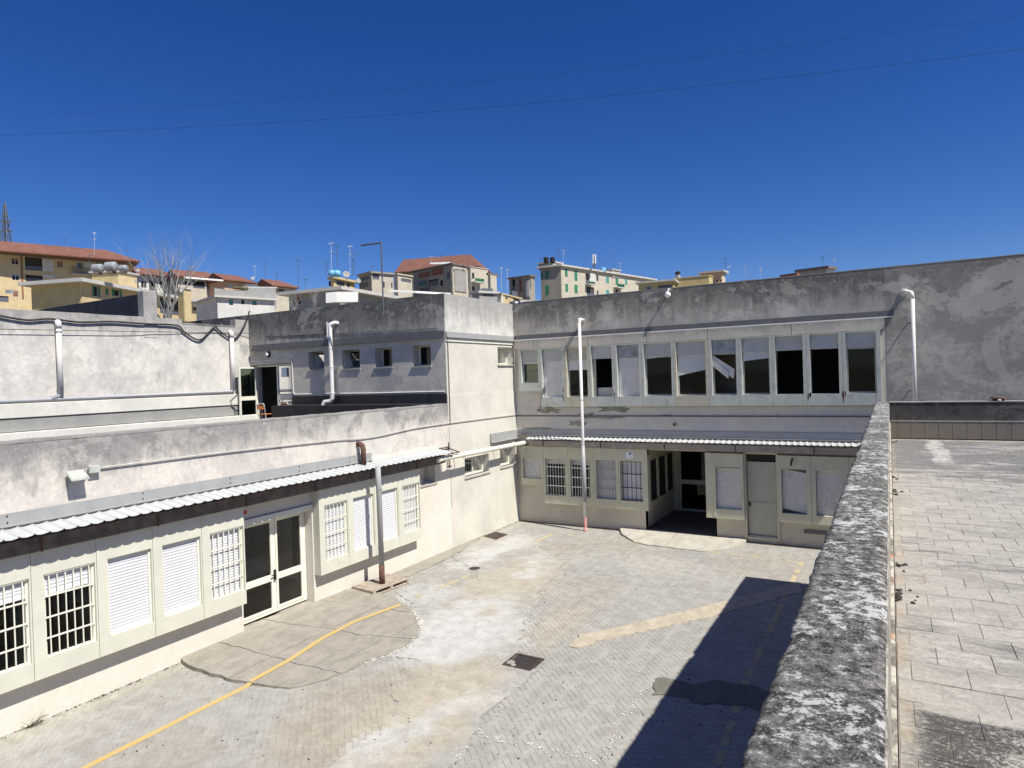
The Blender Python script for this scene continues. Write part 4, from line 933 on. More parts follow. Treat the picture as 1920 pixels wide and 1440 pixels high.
m = MB(); m.lathe(Q(-7.56, .207, 2.64), [(.035, 0), (.03, .004)], 9, (0, -1, 0)); m.beam(Q(-7.60, .209, 2.60), Q(-7.50, .209, 2.66), .03, .004); m.build('notice_emblem', 'black_steel', bw)
# entrance recess
SD = Fr((-7.15, 21.1, 0), (0, 1, 0), (1, 0, 0))
MB().box(SD, .001, 3.3, -.2, 0, -.05, .90).build('recess_wall', 'back_low', bw)
for s0, s1 in ((.45, 1.25), (1.38, 2.28), (2.41, 3.2)):
    pn = wall(SD, s0-.065, s1+.065, .78, 2.75, [(s0, s1, .95, 2.34)], .12, .06).build('recess_panel', 'bay_b', bw)
    MB().box(SD, s0, s1, -.03, -.01, .95, 2.34).build('blind', 'interior', pn); grille(SD, s0+.01, s1-.01, .96, 2.33, .02, 5, (1.45, 1.9), .016, .03).build('grille', 'black_steel', pn)
MB().box(SD, .25, .38, -.18, .06, .78, 2.75).build('corner_post', 'bay_b', bw)
RB = Fr((0, 24.4, 0), (1, 0, 0), (0, -1, 0))
wall(RB, -7.15, -4.83, .1, 3.1, [(-6.95, -5.35, .1, 2.5)], .1).build('recess_rear_wall', 'bay_b', bw)
dd = frame(RB, -6.94, -5.36, .11, 2.49, -.08, -.02, .08, -5.72).build('entrance_door', 'bay_b', bw)
MB().box(RB, -6.86, -5.76, -.078, -.022, 1.12, 1.28).build('mid_rail', 'bay_b', dd)
pane(RB, -6.86, -5.76, .19, 1.12, -.05, dd); pane(RB, -6.86, -5.76, 1.28, 2.41, -.05, dd); pane(RB, -5.68, -5.44, .19, 2.41, -.05, dd)
MB().box(RB, -5.82, -5.70, -.02, .03, .95, 1.40).build('lock_plate', 'white', dd)
MB().box(ID, -4.83, -4.75, 21.36, 24.4, .1, 3.1).build('recess_side_wall', 'back_low', bw)
MB().box(ID, -7.15, -4.83, 21.36, 24.5, 2.95, 3.05).build('recess_ceiling', 'interior_lt', bw)
MB().box(ID, -7.14, -4.84, 21.1, 24.4, .1, .118).build('recess_floor', 'floor_dark', bw)
# right of the entrance
pn = wall(WB, -5.10, -3.955, .70, 2.74, [(-4.79, -4.02, 1.0, 2.28)], .2, .2).build('surround_panel', 'bay_b', bw, bevel=.004)
shutter_mesh(WB, -4.78, -4.03, 1.01, 2.27, .08, .055).build('shutter', 'shutter_b', pn)
MB().box(WB, -4.80, -4.01, .14, .205, 2.282, 2.31).build('drip_edge', 'wood', pn)
MB().box(WB, -4.86, -4.79, .2001, .212, .78, 2.70).build('trim', 'bay_b', pn)
dr2 = MB().box(WB, -3.88, -3.05, -.12, -.06, .22, 2.48).build('side_door', 'door_olive', bw, bevel=.004)
MB().box(WB, -3.88, -3.05, -.055, -.045, 1.23, 1.245).build('rail_line', 'frame_rust', dr2); MB().box(WB, -3.88, -3.05, -.12, .02, .0, .215).build('doorstep', 'back_low', dr2)
MB().box(WB, -3.86, -3.80, -.06, -.03, 1.1, 1.22).build('handle', 'rust_dark', dr2)
pane(WB, -3.88, -3.05, 2.50, 2.70, -.09, dr2)
frame(WB, -3.955, -2.975, .12, 2.78, .002, .06, .055).build('side_door_frame', 'bay_b', bw)
for (a, b, L, R, tl) in ((-2.87, -2.18, -2.97, -2.06, -.12), (-1.93, -1.2, -2.06, -1.05, 0), (-.95, -.25, -1.05, -.1, 0)):
    pn = wall(WB, L+.004, R-.004, .74, 2.73, [(a, b, 1.0, 2.33)], .2, .2).build('surround_panel', 'bay_b', bw, bevel=.004)
    if tl:
        m = MB()
        for j in range(25):
            za = 1.13+j*.052; zs = [min(2.325, v) for v in (za, za+.05, za+tl, za+.05+tl)]
            if zs[1] <= zs[0]: continue
            m.hexa([Q(a+.01, .05, zs[0]), Q(b-.01, .05, zs[2]), Q(b-.01, .062, zs[2]), Q(a+.01, .062, zs[0]), Q(a+.01, .05, zs[1]), Q(b-.01, .05, zs[3]), Q(b-.01, .055, zs[3]), Q(a+.01, .055, zs[1])])
        m.build('shutter', 'shutter_b', pn); MB().box(WB, a+.01, b-.01, .02, .03, 1.0, 2.33).build('blind', 'interior_lt', pn)
    else: shutter_mesh(WB, a+.01, b-.01, 1.01, 2.32, .07, .055).build('shutter', 'shutter_b', pn)
MB().box(WB, -2.3, -1.2, .002, .05, .42, .52).build('foot_vent', 'galv_dark', bw)
# conduits, downpipes, lamps on the back wall
canopy('sheet_canopy', WB, -11.35, -.95+.6, 'white corrugated metal canopy with beige gutter along the back wing', ne=.52, zw=3.14, ze=3.09, pitch=.17, gut='gutter_b', gn=(.30, .38), gz=(2.84, 3.02), brk=2.2)
m = MB(); m.box(WB, -11.9, -.3, .014, .035, 3.20, 3.40); m.box(WB, -11.9, -.3, .014, .09, 3.185, 3.2); m.build('flashing_lower', 'galv', bw)
d1 = downpipe('downpipe', WB, -9.08, .62, .05, 7.1, .052, 'tall white downpipe crossing both storeys of the back wing, red at its foot', elbow=False, group=None)
MB().tube([Q(-9.2, .0, 7.2), Q(-9.17, .3, 7.22), Q(-9.1, .55, 7.19), Q(-9.08, .62, 7.05)], .062, 12).build('elbow', 'cream', d1, smooth=True)
MB().lathe(Q(-9.08, .62, .02), [(.075, -.01), (.075, .05), (.055, .10), (.054, .45)], 12).build('boot', 'pink', d1)
MB().lathe(Q(-9.08, .62, 1.0), [(.075, 0), (.08, 1.0), (.06, 1.9)], 12).build('sleeve', 'pvc_grey', d1, smooth=True)
MB().lathe(Q(-9.08, .62, 4.45), [(.057, 0), (.06, .01), (.057, .02)], 12).build('collar', 'galv_dark', d1)
d2 = downpipe('downpipe', WB, .58, .28, 3.6, 7.15, .05, 'white downpipe on the grey wall right of the upper windows', elbow=False)
MB().tube([Q(.40, .0, 7.30), Q(.44, .18, 7.30), Q(.55, .27, 7.26), Q(.58, .28, 7.1)], .06, 12).build('elbow', 'cream', d2, smooth=True); MB().lathe(Q(.4, .012, 7.3), [(.11, -.01), (.10, .02), (.06, .03)], 14, (0, -1, 0)).build('mortar_collar', 'crumb', d2)
for z in (6.45, 4.6): MB().beam(Q(.45, .0, z), Q(.60, .30, z), .02).build('clamp', 'rust_dark', d2)
t = thing('floodlight', Q(-6.1, 0, 7.93), 'small white round lamp fixed under the back parapet edge, with a long shadow', 'lamp')
MB().lathe(Q(-6.12, .26, 7.80), [(.03, -.09), (.085, -.05), (.10, 0), (.08, .05), (.03, .08)], 14, (0, -1, -.3)).build('globe', 'white', t, smooth=True); MB().tube([Q(-6.1, 0, 7.98), Q(-6.1, .22, 8.0), Q(-6.12, .26, 7.86)], .022, 8).build('arm', 'white', t)
cable('cable', [Q(-10.95, .03, 5.0), Q(-10.93, .03, 4.7), Q(-10.97, .03, 4.2), Q(-11.1, .03, 4.05)], .012, 'galv_dark', 'short dangling grey cable under the first upper window of the back wing')
cable('cable', [Q(-11.05, .03, 4.95), Q(-11.0, .05, 5.02), Q(-10.9, .05, 5.02), Q(-10.87, .03, 4.93), Q(-10.9, .03, 4.8)], .014, 'galv_dark', 'small cable loop under the first upper window of the back wing')
tag(MB().lathe(Q(-6.1, .02, 3.60), [(.05, 0), (.045, .08), (.03, .12)], 10, (.3, -1, 0)).build('spout', 'rust_dark'), 'small dark spout on the back wall above the canopy', 'spout')
tag(MB().tube([Q(-2.55, .2, 2.62), Q(-2.55, .34, 2.62), Q(-2.57, .36, 2.45)], .028, 8).build('pipe_bend', 'black_steel'), 'small black pipe bend above the tilted shutter right of the side door', 'pipe')
tag(MB().lathe(Q(-9.95, 0, 8.03)+Vector((-1.9, 0, 0)), [(.05, -.02), (.07, .02), (.04, .06)], 10).build('insulator', 'white'), 'small white insulator at the inner corner of the parapets', 'insulator')

# left wall fittings
t = thing('floodlight', WL.p(6.1, 0, 3.9), 'white rectangular floodlight on the left parapet at the end of its conduit', 'lamp')
P = WL.p; c = P(5.93, .30, 3.93)
m = MB(); m.hexa([P(5.74, .05, 3.92), P(6.04, .05, 3.92), P(6.04, .24, 3.80), P(5.74, .24, 3.80), P(5.76, .06, 3.97), P(6.02, .06, 3.97), P(6.02, .23, 3.85), P(5.76, .23, 3.85)]); m.build('housing', 'frame_up', t, bevel=.012)
MB().box(WL, 6.10, 6.28, .0, .10, 3.88, 4.0).build('junction_box', 'frame_up', t, bevel=.008); MB().tube([P(6.1, .06, 3.95), P(6.02, .14, 3.97)], .02, 8).build('bracket', 'frame_up', t)
cable('conduit', [P(6.28, .035, 3.95), P(9, .035, 3.94), P(12, .035, 3.88), P(12.6, .035, 3.84), P(13.6, .035, 3.84), P(15, .035, 3.92), P(16.7, .035, 3.94), P(18.5, .035, 3.94), P(21.05, .035, 3.93)], .013, 'pvc_dull', 'pale conduit pipe running along the left wall from the floodlight to the corner', cat='conduit')
t = thing('rusty_downpipe', P(12.75, .4, 0), 'grey downpipe in front of the second bay with a rusty brown top and foot', 'pipe')
X_ = .66
MB().tube([P(12.73, .66, 3.14), P(12.74, X_, 2.6), P(12.75, X_, .6)], .07, 14).build('shaft', 'galv', t, smooth=True)
MB().tube([P(12.75, X_, .62), P(12.75, X_, .12)], .074, 14).build('rusty_foot', 'rust', t, smooth=True)
MB().tube([P(12.72, .20, 3.18), P(12.72, .20, 3.56), P(12.72, .17, 3.66), P(12.72, .10, 3.70), P(12.72, 0, 3.70)], .066, 14).build('rusty_top', 'rust', t, smooth=True)
for z in (1.05, 2.55): MB().lathe(P(12.75, X_, z), [(.072, -.012), (.078, -.01), (.078, .01), (.072, .012)], 14).build('collar', 'galv_dark', t)
t = thing('horizontal_pipe', P(18.5, 0, 2.95), 'thick white pipe sloping along the wall from the canopy end to the corner', 'pipe')
MB().tube([P(15.6, .42, 2.93), P(15.9, .42, 2.95), P(21.0, .38, 2.90), P(21.6, .38, 2.90)], .075, 14).build('shaft', 'cream', t, smooth=True)
for s in (16.9, 18.6, 20.1): MB().lathe(P(s, .41, 2.94), [(.077, -.02), (.084, 0), (.077, .02)], 14, (0, 1, 0)).build('collar', 'pvc', t)
for s in (17.0, 19.4, 20.9): MB().beam(P(s, 0, 2.85), P(s, .42, 2.86), .03).build('bracket', 'rust', t)
m = MB(); m.box(WL, 19.2, 21.05, .002, .06, 3.08, 3.38); m.box(WL, 19.2, 21.05, .061, .14, 3.07, 3.09); m.build('corner_flashing', 'galv', cb)
tag(MB().tube([P(17.0, .02, 8.0-.0), P(17.0-.1, .02, 8.0)], .001, 3).build('nail', 'rust'), 'nail', 'nail') if False else None
cable('cable', [P(16.86, .02, 6.6), P(16.87, .02, 5.2), P(16.86, .02, 3.9)], .012, 'black_cable', 'thin dark cable down the edge where the left wing meets the corner block')
# crack lines on the corner block (recess strips)
m = MB(); P = WL.p
prev = None
for k in range(26):
    z = 3.8-k*.1; a = 16.82+.05*fbm(0, z, 3, 2.2); cur = (P(a-.009, .0035, z), P(a+.009, .0035, z))
    if prev: m.quad(prev[0], cur[0], cur[1], prev[1])
    prev = cur
m.build('crack', 'galv_dark', cb)
# pallet
t = thing('wooden_pallet', tuple(on(2, 0, 728, 1100)), 'weathered wooden pallet lying on the ground at the foot of the left wall', 'pallet')
x0p, yp = -11.92, 12.25
PF = Fr((x0p, yp, 0), (cos(rad(84)), sin(rad(84)), 0), (cos(rad(-6)), sin(rad(-6)), 0))
for k in range(6): MB().box(PF, 0, 1.25, .02+k*.135, .02+k*.135+.11, .125, .145, random.uniform(-.004, .004)).build('deck_board', 'wood', t)
for s in (0, .58, 1.16): MB().box(PF, s, s+.09, .01, .80, .05, .123).build('bearer', 'wood', t)
for k in (0, 2, 5): MB().box(PF, 0, 1.25, .02+k*.135, .02+k*.135+.10, .012, .048).build('base_board', 'wood', t)

# ================================================================== TERRACE BUILDING (right foreground)
tb = thing('terrace_building', (4, 5, 0), 'flat-roofed building whose tiled roof terrace fills the right foreground', 'building')
MB().box(ID, -.27, 12, -6, 16.88, -.1, 3.45).build('wall', 'back_right', tb)
MB().box(ID, -.02, 12, -6, 16.6, 3.45, 3.675).build('roof_slab', 'tile_dark', tb)
# lichen-covered parapet with a slightly uneven top and broken outer edge
par = MB(); nx_, ny_ = 15, 900; ya, yb = -3., 16.88
def ptop(x, y):
    return 4.49+.004*fbm(x, y, 3, 5)+.0025*fbm(x, y, 4, 30)
for j in range(ny_+1):
    y = ya+(yb-ya)*(j/ny_)
    xo = -.287+.012*fbm(0, y, 9, 2.2)+.007*fbm(0, y, 2, 14)+.004*fbm(0, y, 2, 50)+.09*max(0, fbm(0, y, 21, 1.7)-.38); xi = -.026+.004*fbm(0, y, 5, 5)
    for i in range(nx_+1):
        x = xo+(xi-xo)*i/nx_; e = min(i, nx_-i); z = ptop(x, y)-(.012 if e == 0 else .003 if e == 1 else 0)
        par.v.append(Vector((x, y, z)))
    par.v += [Vector((xo+.004, y, 3.40)), Vector((xi-.002, y, 3.60))]
W_ = nx_+3
for j in range(ny_):
    a, b = j*W_, (j+1)*W_
    par.f += [(a+i, a+i+1, b+i+1, b+i) for i in range(nx_)]
    par.f += [(a+nx_+1, a, b, b+nx_+1), (a+nx_, a+nx_+2, b+nx_+2, b+nx_)]
a = ny_*W_; par.f += [tuple([a+nx_+1]+[a+nx_+2]+[a+nx_-i for i in range(nx_+1)])]
par.build('parapet', 'lichen', tb, smooth=True)
n = N('inner_edge_membrane'); cc = n.mix(n.ramp(n.noise(9, 9, .75, n.vec((1, .6, 1)), .8), .40, .58), (.14, .13, .11), (.46, .43, .36)); cc = n.mix(n.ramp(n.noise(5, 6, .7), .6, .66), cc, (.42, .22, .12)); n.bump(n.noise(30, 7, .7), .6, .01); M['edge'] = n.out(cc, .9)
MB().box(ID, -.0265, -.004, -3, 16.58, 3.64, 4.06).build('skirting', 'edge', tb, bevel=.004)
MB().box(ID, -.0263, -.021, -3, 16.58, 4.062, 4.475).build('parapet_lining', 'edge', tb)
# end parapet
FE = Fr((0, 16.6, 0), (1, 0, 0), (0, -1, 0))
wall(FE, -.02, 12, 3.6, 4.49, (), .28).build('end_parapet', 'blackwall', tb)
m = MB()
for k in range(60):
    a_, b_ = -.02+k*.2, -.02+(k+1)*.2; z0, z1 = 4.505+.012*fbm(a_, 2, 5, 3), 4.505+.012*fbm(b_, 2, 5, 3)
    m.hexa([FE.p(a_, .01, 4.491), FE.p(b_, .01, 4.491), FE.p(b_, -.28, 4.491), FE.p(a_, -.28, 4.491), FE.p(a_, .01, z0), FE.p(b_, .01, z1), FE.p(b_, -.28, z1), FE.p(a_, -.28, z0)])
m.build('end_coping', 'parapet_top', tb)
for k in range(13): MB().box(FE, .0+k*.25-.13+.003, .0+(k+1)*.25-.13-.003, .002, .022, 3.72, 4.08).build('skirting_tile', 'tile_dark', tb, bevel=.003)
MB().box(FE, -.01, 3.2, .002, .028, 4.082, 4.10).build('skirting_ledge', 'slab_b', tb)
# terrace floor and its tiles
tf = thing('terrace_floor', (1.5, 8, 3.7), kind='structure')
MB().box(ID, .0, 12, -6, 16.6, 3.676, 3.6975).build('mortar_bed', 'grout', tf)
tl = []
for j in range(-20, 67):
    y0 = j*.25+.02-.15
    for i in range(-1, 48):
        x0 = .065-.25+i*.25+(.125 if j % 2 else 0); x1 = x0+.25
        x0 = max(x0, .003)
        if x1-x0 < .03 or y0+.25 > 16.6: continue
        tl.append((x0, x1, y0, y0+.25))
def vis(t):
    x, y = (t[0]+t[1])/2, (t[2]+t[3])/2; d = Vector((x, y, 3.7))-CAM; q = d.dot(f_)
    if q < .3: return False
    a, b = 960+FPX*d.dot(r_)/q, 720-FPX*d.dot(u_)/q
    return a < 1960 and b < 1490
def tile(m, t):
    g = random.choice([.0005, .0008, .001, .002, .005]); g2 = random.uniform(.001, .0022); z = 3.7005+random.uniform(-.002, .002); d = random.uniform(-.001, .001)
    x0, x1, y0, y1 = t[0]+g, t[1]-g, t[2]+g2, t[3]-g2
    m.hexa([Vector((x0, y0, z-.006)), Vector((x1, y0, z-.006)), Vector((x1, y1, z-.006)), Vector((x0, y1, z-.006)), Vector((x0+.001, y0+.001, z-d)), Vector((x1-.001, y0+.001, z+d)), Vector((x1-.001, y1-.001, z+d)), Vector((x0+.001, y1-.001, z-d))])
vt = sorted([t for t in tl if vis(t)], key=lambda t: t[2]); nearT = set(vt[:290]); far = MB()
for t in tl:
    if t in nearT: m = MB(); tile(m, t); m.build('tile', 'tile', tf)
    else: tile(far, t)
far.build('tile_field', 'tile', tf, kind='stuff')
t = thing('roof_vent', (1.94, 16.9, 4.5), 'rusty brown flat roof vent on the black parapet at the end of the terrace', 'vent')
c = Vector((1.94, 16.78, 4.5)); MB().lathe(c, [(.10, 0), (.10, .05)], 16).build('neck', 'rust_dark', t); MB().lathe(c+Vector((0, 0, .05)), [(.13, 0), (.15, .012), (.14, .03), (.06, .036)], 20).build('cap', 'rust', t)
tag(MB().lathe(c+Vector((.0, -.14, .02)), [(.03, -.01), (.035, .01), (.01, .025)], 8).build('mortar_lump', 'crumb'), 'little white mortar lump beside the vent cap', 'lump')
mo = MB()
for k in range(70):
    yy = random.choice([5.3, 6.0, 9.6, 10.8, 15.8])+random.gauss(0, .12); xx = abs(random.gauss(0, .05))+.004; r = random.uniform(.006, .02); mo.lathe((xx, yy, 3.70), [(r, 0), (r*.9, r*.6), (r*.2, r)], 6)
tag(mo.build('dry_moss', 'rust_dark', kind='stuff'), 'clumps of dry dark moss where the terrace floor meets the parapet', 'moss')
print('near scene done', len(bricks))

# ================================================================== THE TOWN ON THE HILLSIDE
M['ochre'] = plaster('ochre_render', (.60, .485, .28), (.42, .34, .20), all_over=.12)
M['ochre_dk'] = plaster('ochre_shade_tan_render', (.52, .43, .22), (.32, .27, .16), all_over=.10)  # darker ochre puts shade into the left faces; also the tan houses' own colour
M['salmon'] = plain('salmon_render', (.62, .40, .25), .9, .06, .4)
M['townwhite'] = plaster('white_render', (.64, .63, .59), (.36, .36, .34), all_over=.3, mott=.5)
M['towngrey'] = plaster('grey_render', (.36, .355, .33), (.2, .2, .19), all_over=.2)
M['townshade_grim'] = plaster('stained_shaded_render', (.36, .335, .28), (.10, .095, .085), all_over=.7, mott=.7)  # grime, plus shade darkened into the colour of the left facades
M['towncream'] = plaster('cream_stained_render', (.56, .51, .41), (.25, .23, .18), all_over=.5, mott=.5)
M['eave'] = plain('pale_eave', (.48, .47, .44), .8, .08, .6)
M['eave_dk'] = plain('dark_eave', (.16, .13, .11), .8, .1, .6)
M['green'] = plain('green_shutter', (.035, .19, .11), .6, .1, 2)
M['turq'] = plain('turquoise_blind', (.07, .27, .24), .6, .08, 2)
M['brown'] = plain('red_brown_blind', (.22, .085, .05), .7, .1, 2)
M['slate'] = plain('blue_green_blind', (.07, .16, .17), .7, .1, 2)
M['dark'] = plain('dark_opening', (.02, .018, .017), .9, .2, 2)
M['tank'] = plain('grey_tank', (.26, .28, .30), .5, .1, 2); M['tank_blue'] = plain('blue_tank', (.16, .42, .66), .5, .05, 2)
M['wire'] = plain('dark_wire', (.025, .025, .03), .9, spec=.1)
M['antenna'] = plain('dark_antenna_metal', (.10, .11, .13), .6); M['antenna_lt'] = plain('pale_antenna_metal', (.55, .58, .62), .5)
def tiles_mat():
    n = N('red_roof_tiles'); b = n.noise(.7, 6, .7); c = n.mix(n.ramp(b, .35, .7), (.155, .07, .05), (.21, .10, .075))
    wv = n.n('ShaderNodeTexWave'); n.l(n.g, wv.inputs[0]); wv.inputs['Scale'].default_value = 1.1; wv.inputs['Distortion'].default_value = 1.5
    c = n.mix(n.mul(wv.outputs[1], .3), c, (.13, .05, .037)); n.bump(wv.outputs[1], .4, .05); return n.out(c, .85)
M['tiles'] = tiles_mat()
def rpts(z, pts): return [on(2, z, *p) for p in pts]
class Town:
    def __init__(s, name, label, z, pts, wallm, over=.4, slab=.25, eave='eave', base=3., depth=9., sides=None, group=None, wz=None):
        P = [Vector((p.x, p.y, 0)) for p in rpts(z, pts)]
        if len(P) == 2:
            d = (P[1]-P[0]).normalized(); nrm = Vector((-d.y, d.x, 0))
            if nrm.dot(P[0]) < 0: nrm = -nrm
            P = [P[0], P[1], P[1]+nrm*depth]; s.two = True
        else: s.two = False
        A, B, C = P; D = A+C-B; ua, uc = (A-B).normalized(), (C-B).normalized(); o = over; s.z = z
        s.t = thing(name, ((A+B+C+D)/4), label, 'building', group); s.t.location.z = 0
        if slab: MB().prism([p[:2] for p in (A, B, C, D)], z-slab, z).build('roof_slab', eave, s.t)
        b = B+(ua+uc)*o; a = A+(uc-ua)*o; c = C+(ua-uc)*o; d = a+c-b; s.zt = z-slab-.002; s.base = base; s.wallm = wallm
        s.c = (a, b, c, d); s.fs = []; s.done = set()
        def fr(p, q):
            sd = (q-p).normalized(); nd = Vector((sd.y, -sd.x, 0))
            if nd.dot(Vector((p.x, p.y, 0))) > 0: nd = -nd
            f = Fr(p, sd, nd); f.L = (q-p).length; f.holes = []; f.items = []; return f
        s.fs = [fr(a, b), fr(b, c)]
        cc = (a+b+c+d)/4; k = [cc+(p-cc)*(1-1.6/max(3.5, (p-cc).length)) for p in (a, b, c, d)]
        MB().prism([p[:2] for p in k], base, s.zt-.1).build('core', 'interior', s.t)
        m = MB()
        for p, q in ((c, d), (d, a)): m.hexa([Vector((*p[:2], base)), Vector((*q[:2], base)), Vector((*(q+(cc-q)*.03)[:2], base)), Vector((*(p+(cc-p)*.03)[:2], base)), Vector((*p[:2], s.zt)), Vector((*q[:2], s.zt)), Vector((*(q+(cc-q)*.03)[:2], s.zt)), Vector((*(p+(cc-p)*.03)[:2], s.zt))])
        m.build('rear_wall', wallm, s.t)
    def rect(s, k, x0, y0, x1, y1):
        f = s.fs[k]; xm, ym = (x0+x1)/2, (y0+y1)/2
        h = lambda x, y: plane_hit(f.o, f.nd, x, y)
        return (h(x0, ym)-f.o).dot(f.sd), (h(x1, ym)-f.o).dot(f.sd), h(xm, y1).z, h(xm, y0).z
    def win(s, k, x0, y0, x1, y1, kind='pane', col='brown', part=.0):
        s.fs[k].items.append((*s.rect(k, x0, y0, x1, y1), kind, col, part)); return s
    def finish(s, wm=None):
        for k, f in enumerate(s.fs):
            hs = [(max(.05, i[0]), min(f.L-.05, i[1]), i[2], min(i[3], s.zt-.05)) for i in f.items if i[4] != 'panel' and i[4] != 'balcony']
            wall(f, 0, f.L, s.base, s.zt, hs, .2).build('wall', (wm or {}).get(k, s.wallm), s.t)
            for (a, b, z0, z1, kind, col, part) in f.items:
                a, b, z1 = max(.05, a), min(f.L-.05, b), min(z1, s.zt-.05)
                if b-a < .1 or z1-z0 < .1: continue
                if kind == 'panel': MB().box(f, a, b, .01, .12, z0, z1).build('panel', col, s.t); continue
                if kind == 'balcony':
                    g = MB(); g.box(f, a, b, .01, 1.0, z0, z0+.16); o = g.build('balcony', 'eave', s.t)
                    g = MB(); q = a
                    while q < b: g.box(f, q, q+.04, .95, .99, z0+.161, z1-.05); q += .16
                    g.box(f, a, b, .94, 1.0, z1-.05, z1)
                    for e in (a, b-.04): g.box(f, e, e+.04, .02, .93, z1-.05, z1)
                    if col: g.box(f, a+.03, b-.03, .90, .93, z0+.25, z1-.1)
                    g.build('railing', col or 'antenna', o); continue
                if kind == 'loggia':
                    o = MB().box(f, a, b, -1.5, -1.4, z0, z1).build('loggia', 'dark', s.t); MB().box(f, a, b, -.12, -.06, z0, z0+.85).build('parapet', 'antenna', o); MB().box(f, a+.3*(b-a), a+.36*(b-a), -1.38, -1.3, z0, z1).build('post', 'brown', o); continue
                w_ = min(.09, (b-a)*.12); o = frame(f, a, b, z0, z1, -.12, -.03, w_, (a+b)/2 if b-a > 1 else None).build('window', 'eave', s.t)
                MB().box(f, a+w_, b-w_, -.17, -.14, z0, z1).build('pane', 'dark', o)
                if kind == 'blind':
                    h = z1-(z1-z0)*(part or .5); MB().box(f, a+w_, b-w_, -.11, -.05, h, z1-w_).build('blind', col, o)
                if kind == 'shutters':
                    q = (b-a)*.5
                    for e0, e1 in ((a-q*.75, a-.01), (b+.01, b+q*.75)): MB().box(f, e0, e1, .01, .06, z0, z1).build('shutter', col, o)
                if kind == 'closed':
                    for e0, e1 in ((a, (a+b)/2-.02), ((a+b)/2+.02, b)): MB().box(f, e0, e1, -.025, .02, z0, z1).build('shutter', col, o)
        return s
def gable(t, eaveL, eaveR, z, rise, back, hip=0., mat='tiles', over=.5):
    """pitched roof over a facade line; ridge set back"""
    A, B = [Vector((p.x, p.y, z)) for p in rpts(z, (eaveL, eaveR))]; d = (B-A).normalized(); n = Vector((-d.y, d.x, 0))
    if n.dot(A) < 0: n = -n
    R1, R2 = A+n*back+Vector((0, 0, rise)), B+n*back-d*hip+Vector((0, 0, rise)); C, D = A+n*back*2, B+n*back*2; e = Vector((0, 0, -.22))
    m = MB(); L = [A, B, D, C, R1, R2]; m.v = L+[p+e for p in (A, B, D, C)]
    m.f = [(0, 1, 5, 4), (1, 2, 5), (2, 3, 4, 5), (3, 0, 4), (6, 9, 8, 7), (0, 6, 7, 1), (1, 7, 8, 2), (2, 8, 9, 3), (3, 9, 6, 0)]
    return m.build('roof', mat, t)
def far_at(x, y, d): return CAM+ray(x, y)*d

# 1 long ochre apartment house with a red roof
b = Town('apartment_house', 'long ochre apartment house with red tiled roof at the far left', 31, [(-70, 466), (258, 494)], 'ochre', 1.0, .3, 'eave_dk', depth=11)
b.win(0, 21, 483, 35, 496, 'blind', 'brown').win(0, 47, 482, 79, 507, 'loggia').win(0, 79.5, 486, 100, 508, 'panel', 'townwhite').win(0, 106, 489, 118, 502, 'blind', 'brown', .95).win(0, 144, 491.5, 155, 504, 'blind', 'slate', .95)
b.win(0, 158, 492, 176, 506, 'panel', 'townwhite').win(0, 134, 502, 166, 516, 'balcony', None).win(0, 22, 514, 36, 526, 'blind', 'tank', .3).win(0, 48, 516, 80, 530, 'loggia').win(0, 80, 515.5, 102, 521, 'panel', 'townwhite').win(0, 23, 545, 35, 557, 'blind', 'brown', .9).win(0, -4, 555, 16, 566, 'loggia').win(0, 180, 493, 212, 503, 'loggia').win(0, 222, 496, 236, 506, 'blind', 'brown', .8).win(0, 40, 478, 43, 560, 'panel', 'brown').finish()
gable(b.t, (-70, 463), (263, 489), 31.02, 2.6, 5.5, 5)
tag(MB().hexa([far_at(*p, 116)+Vector(o) for o in ((0, 0, 0), (.3, .5, 0)) for p in ((10, 550), (19, 550), (19, 543), (10, 543))]).build('air_conditioner', 'tank'), 'outdoor air conditioner on the ochre apartment house, low at the left edge', 'air conditioner')
# 2 ochre villa with green shutters
b = Town('ochre_house', 'ochre flat-roofed house with white cornice and green shutters behind the far left wall', 19.2, [(33, 529), (153, 520), (406, 568)], 'ochre_dk', 1.0, .45, 'eave')
b.win(1, 176, 536, 184, 556, 'shutters', 'green').win(1, 198, 541, 203, 553, 'closed', 'green').win(1, 214, 543, 224, 556, 'shutters', 'green').win(1, 300, 560, 345, 590, 'loggia').win(1, 362, 568, 378, 583, 'blind', 'white', .5).win(1, 382, 570, 393, 590, 'loggia').finish({1: 'ochre'})
t_ = b.t
b = Town('penthouse', 'small ochre rooftop room carrying grey water tanks, on the ochre house', 22.3, [(166, 509), (222, 506.5), (262, 514)], 'ochre_dk', .25, .2, 'eave', base=18); b.finish({1: 'ochre'})
for x, y, r, lab in ((183, 503, .55, 'grey water tank at the left end of the ochre rooftop room'), (208, 500, .62, 'larger grey water tank in the middle of the ochre rooftop room'), (231, 503, .42, 'smallest dark tank at the right of the ochre rooftop room')):
    p = far_at(x, y, 84); t = thing('water_tank', p-Vector((0, 0, r)), lab, 'tank', 'tanks on the ochre rooftop room'); d = Vector((.9, .45, 0)).normalized(); L = r*1.9
    MB().lathe(p-d*L/2, [(r*.7, -.12), (r*.97, 0), (r, .1), (r, L-.1), (r*.97, L), (r*.7, L+.12)], 16, d).build('body', 'tank', t, smooth=True); MB().beam(p-d*L*.3-Vector((0, 0, r*1.15)), p+d*L*.3-Vector((0, 0, r*1.15)), .9, .3).build('cradle', 'eave_dk', t)
b = Town('penthouse', 'narrow ochre stair room standing on the ochre roof behind the bare tree', 18.4, [(330, 541), (344, 539), (361, 541.5)], 'ochre_dk', .15, .15, 'eave', base=14); b.finish({1: 'ochre'})
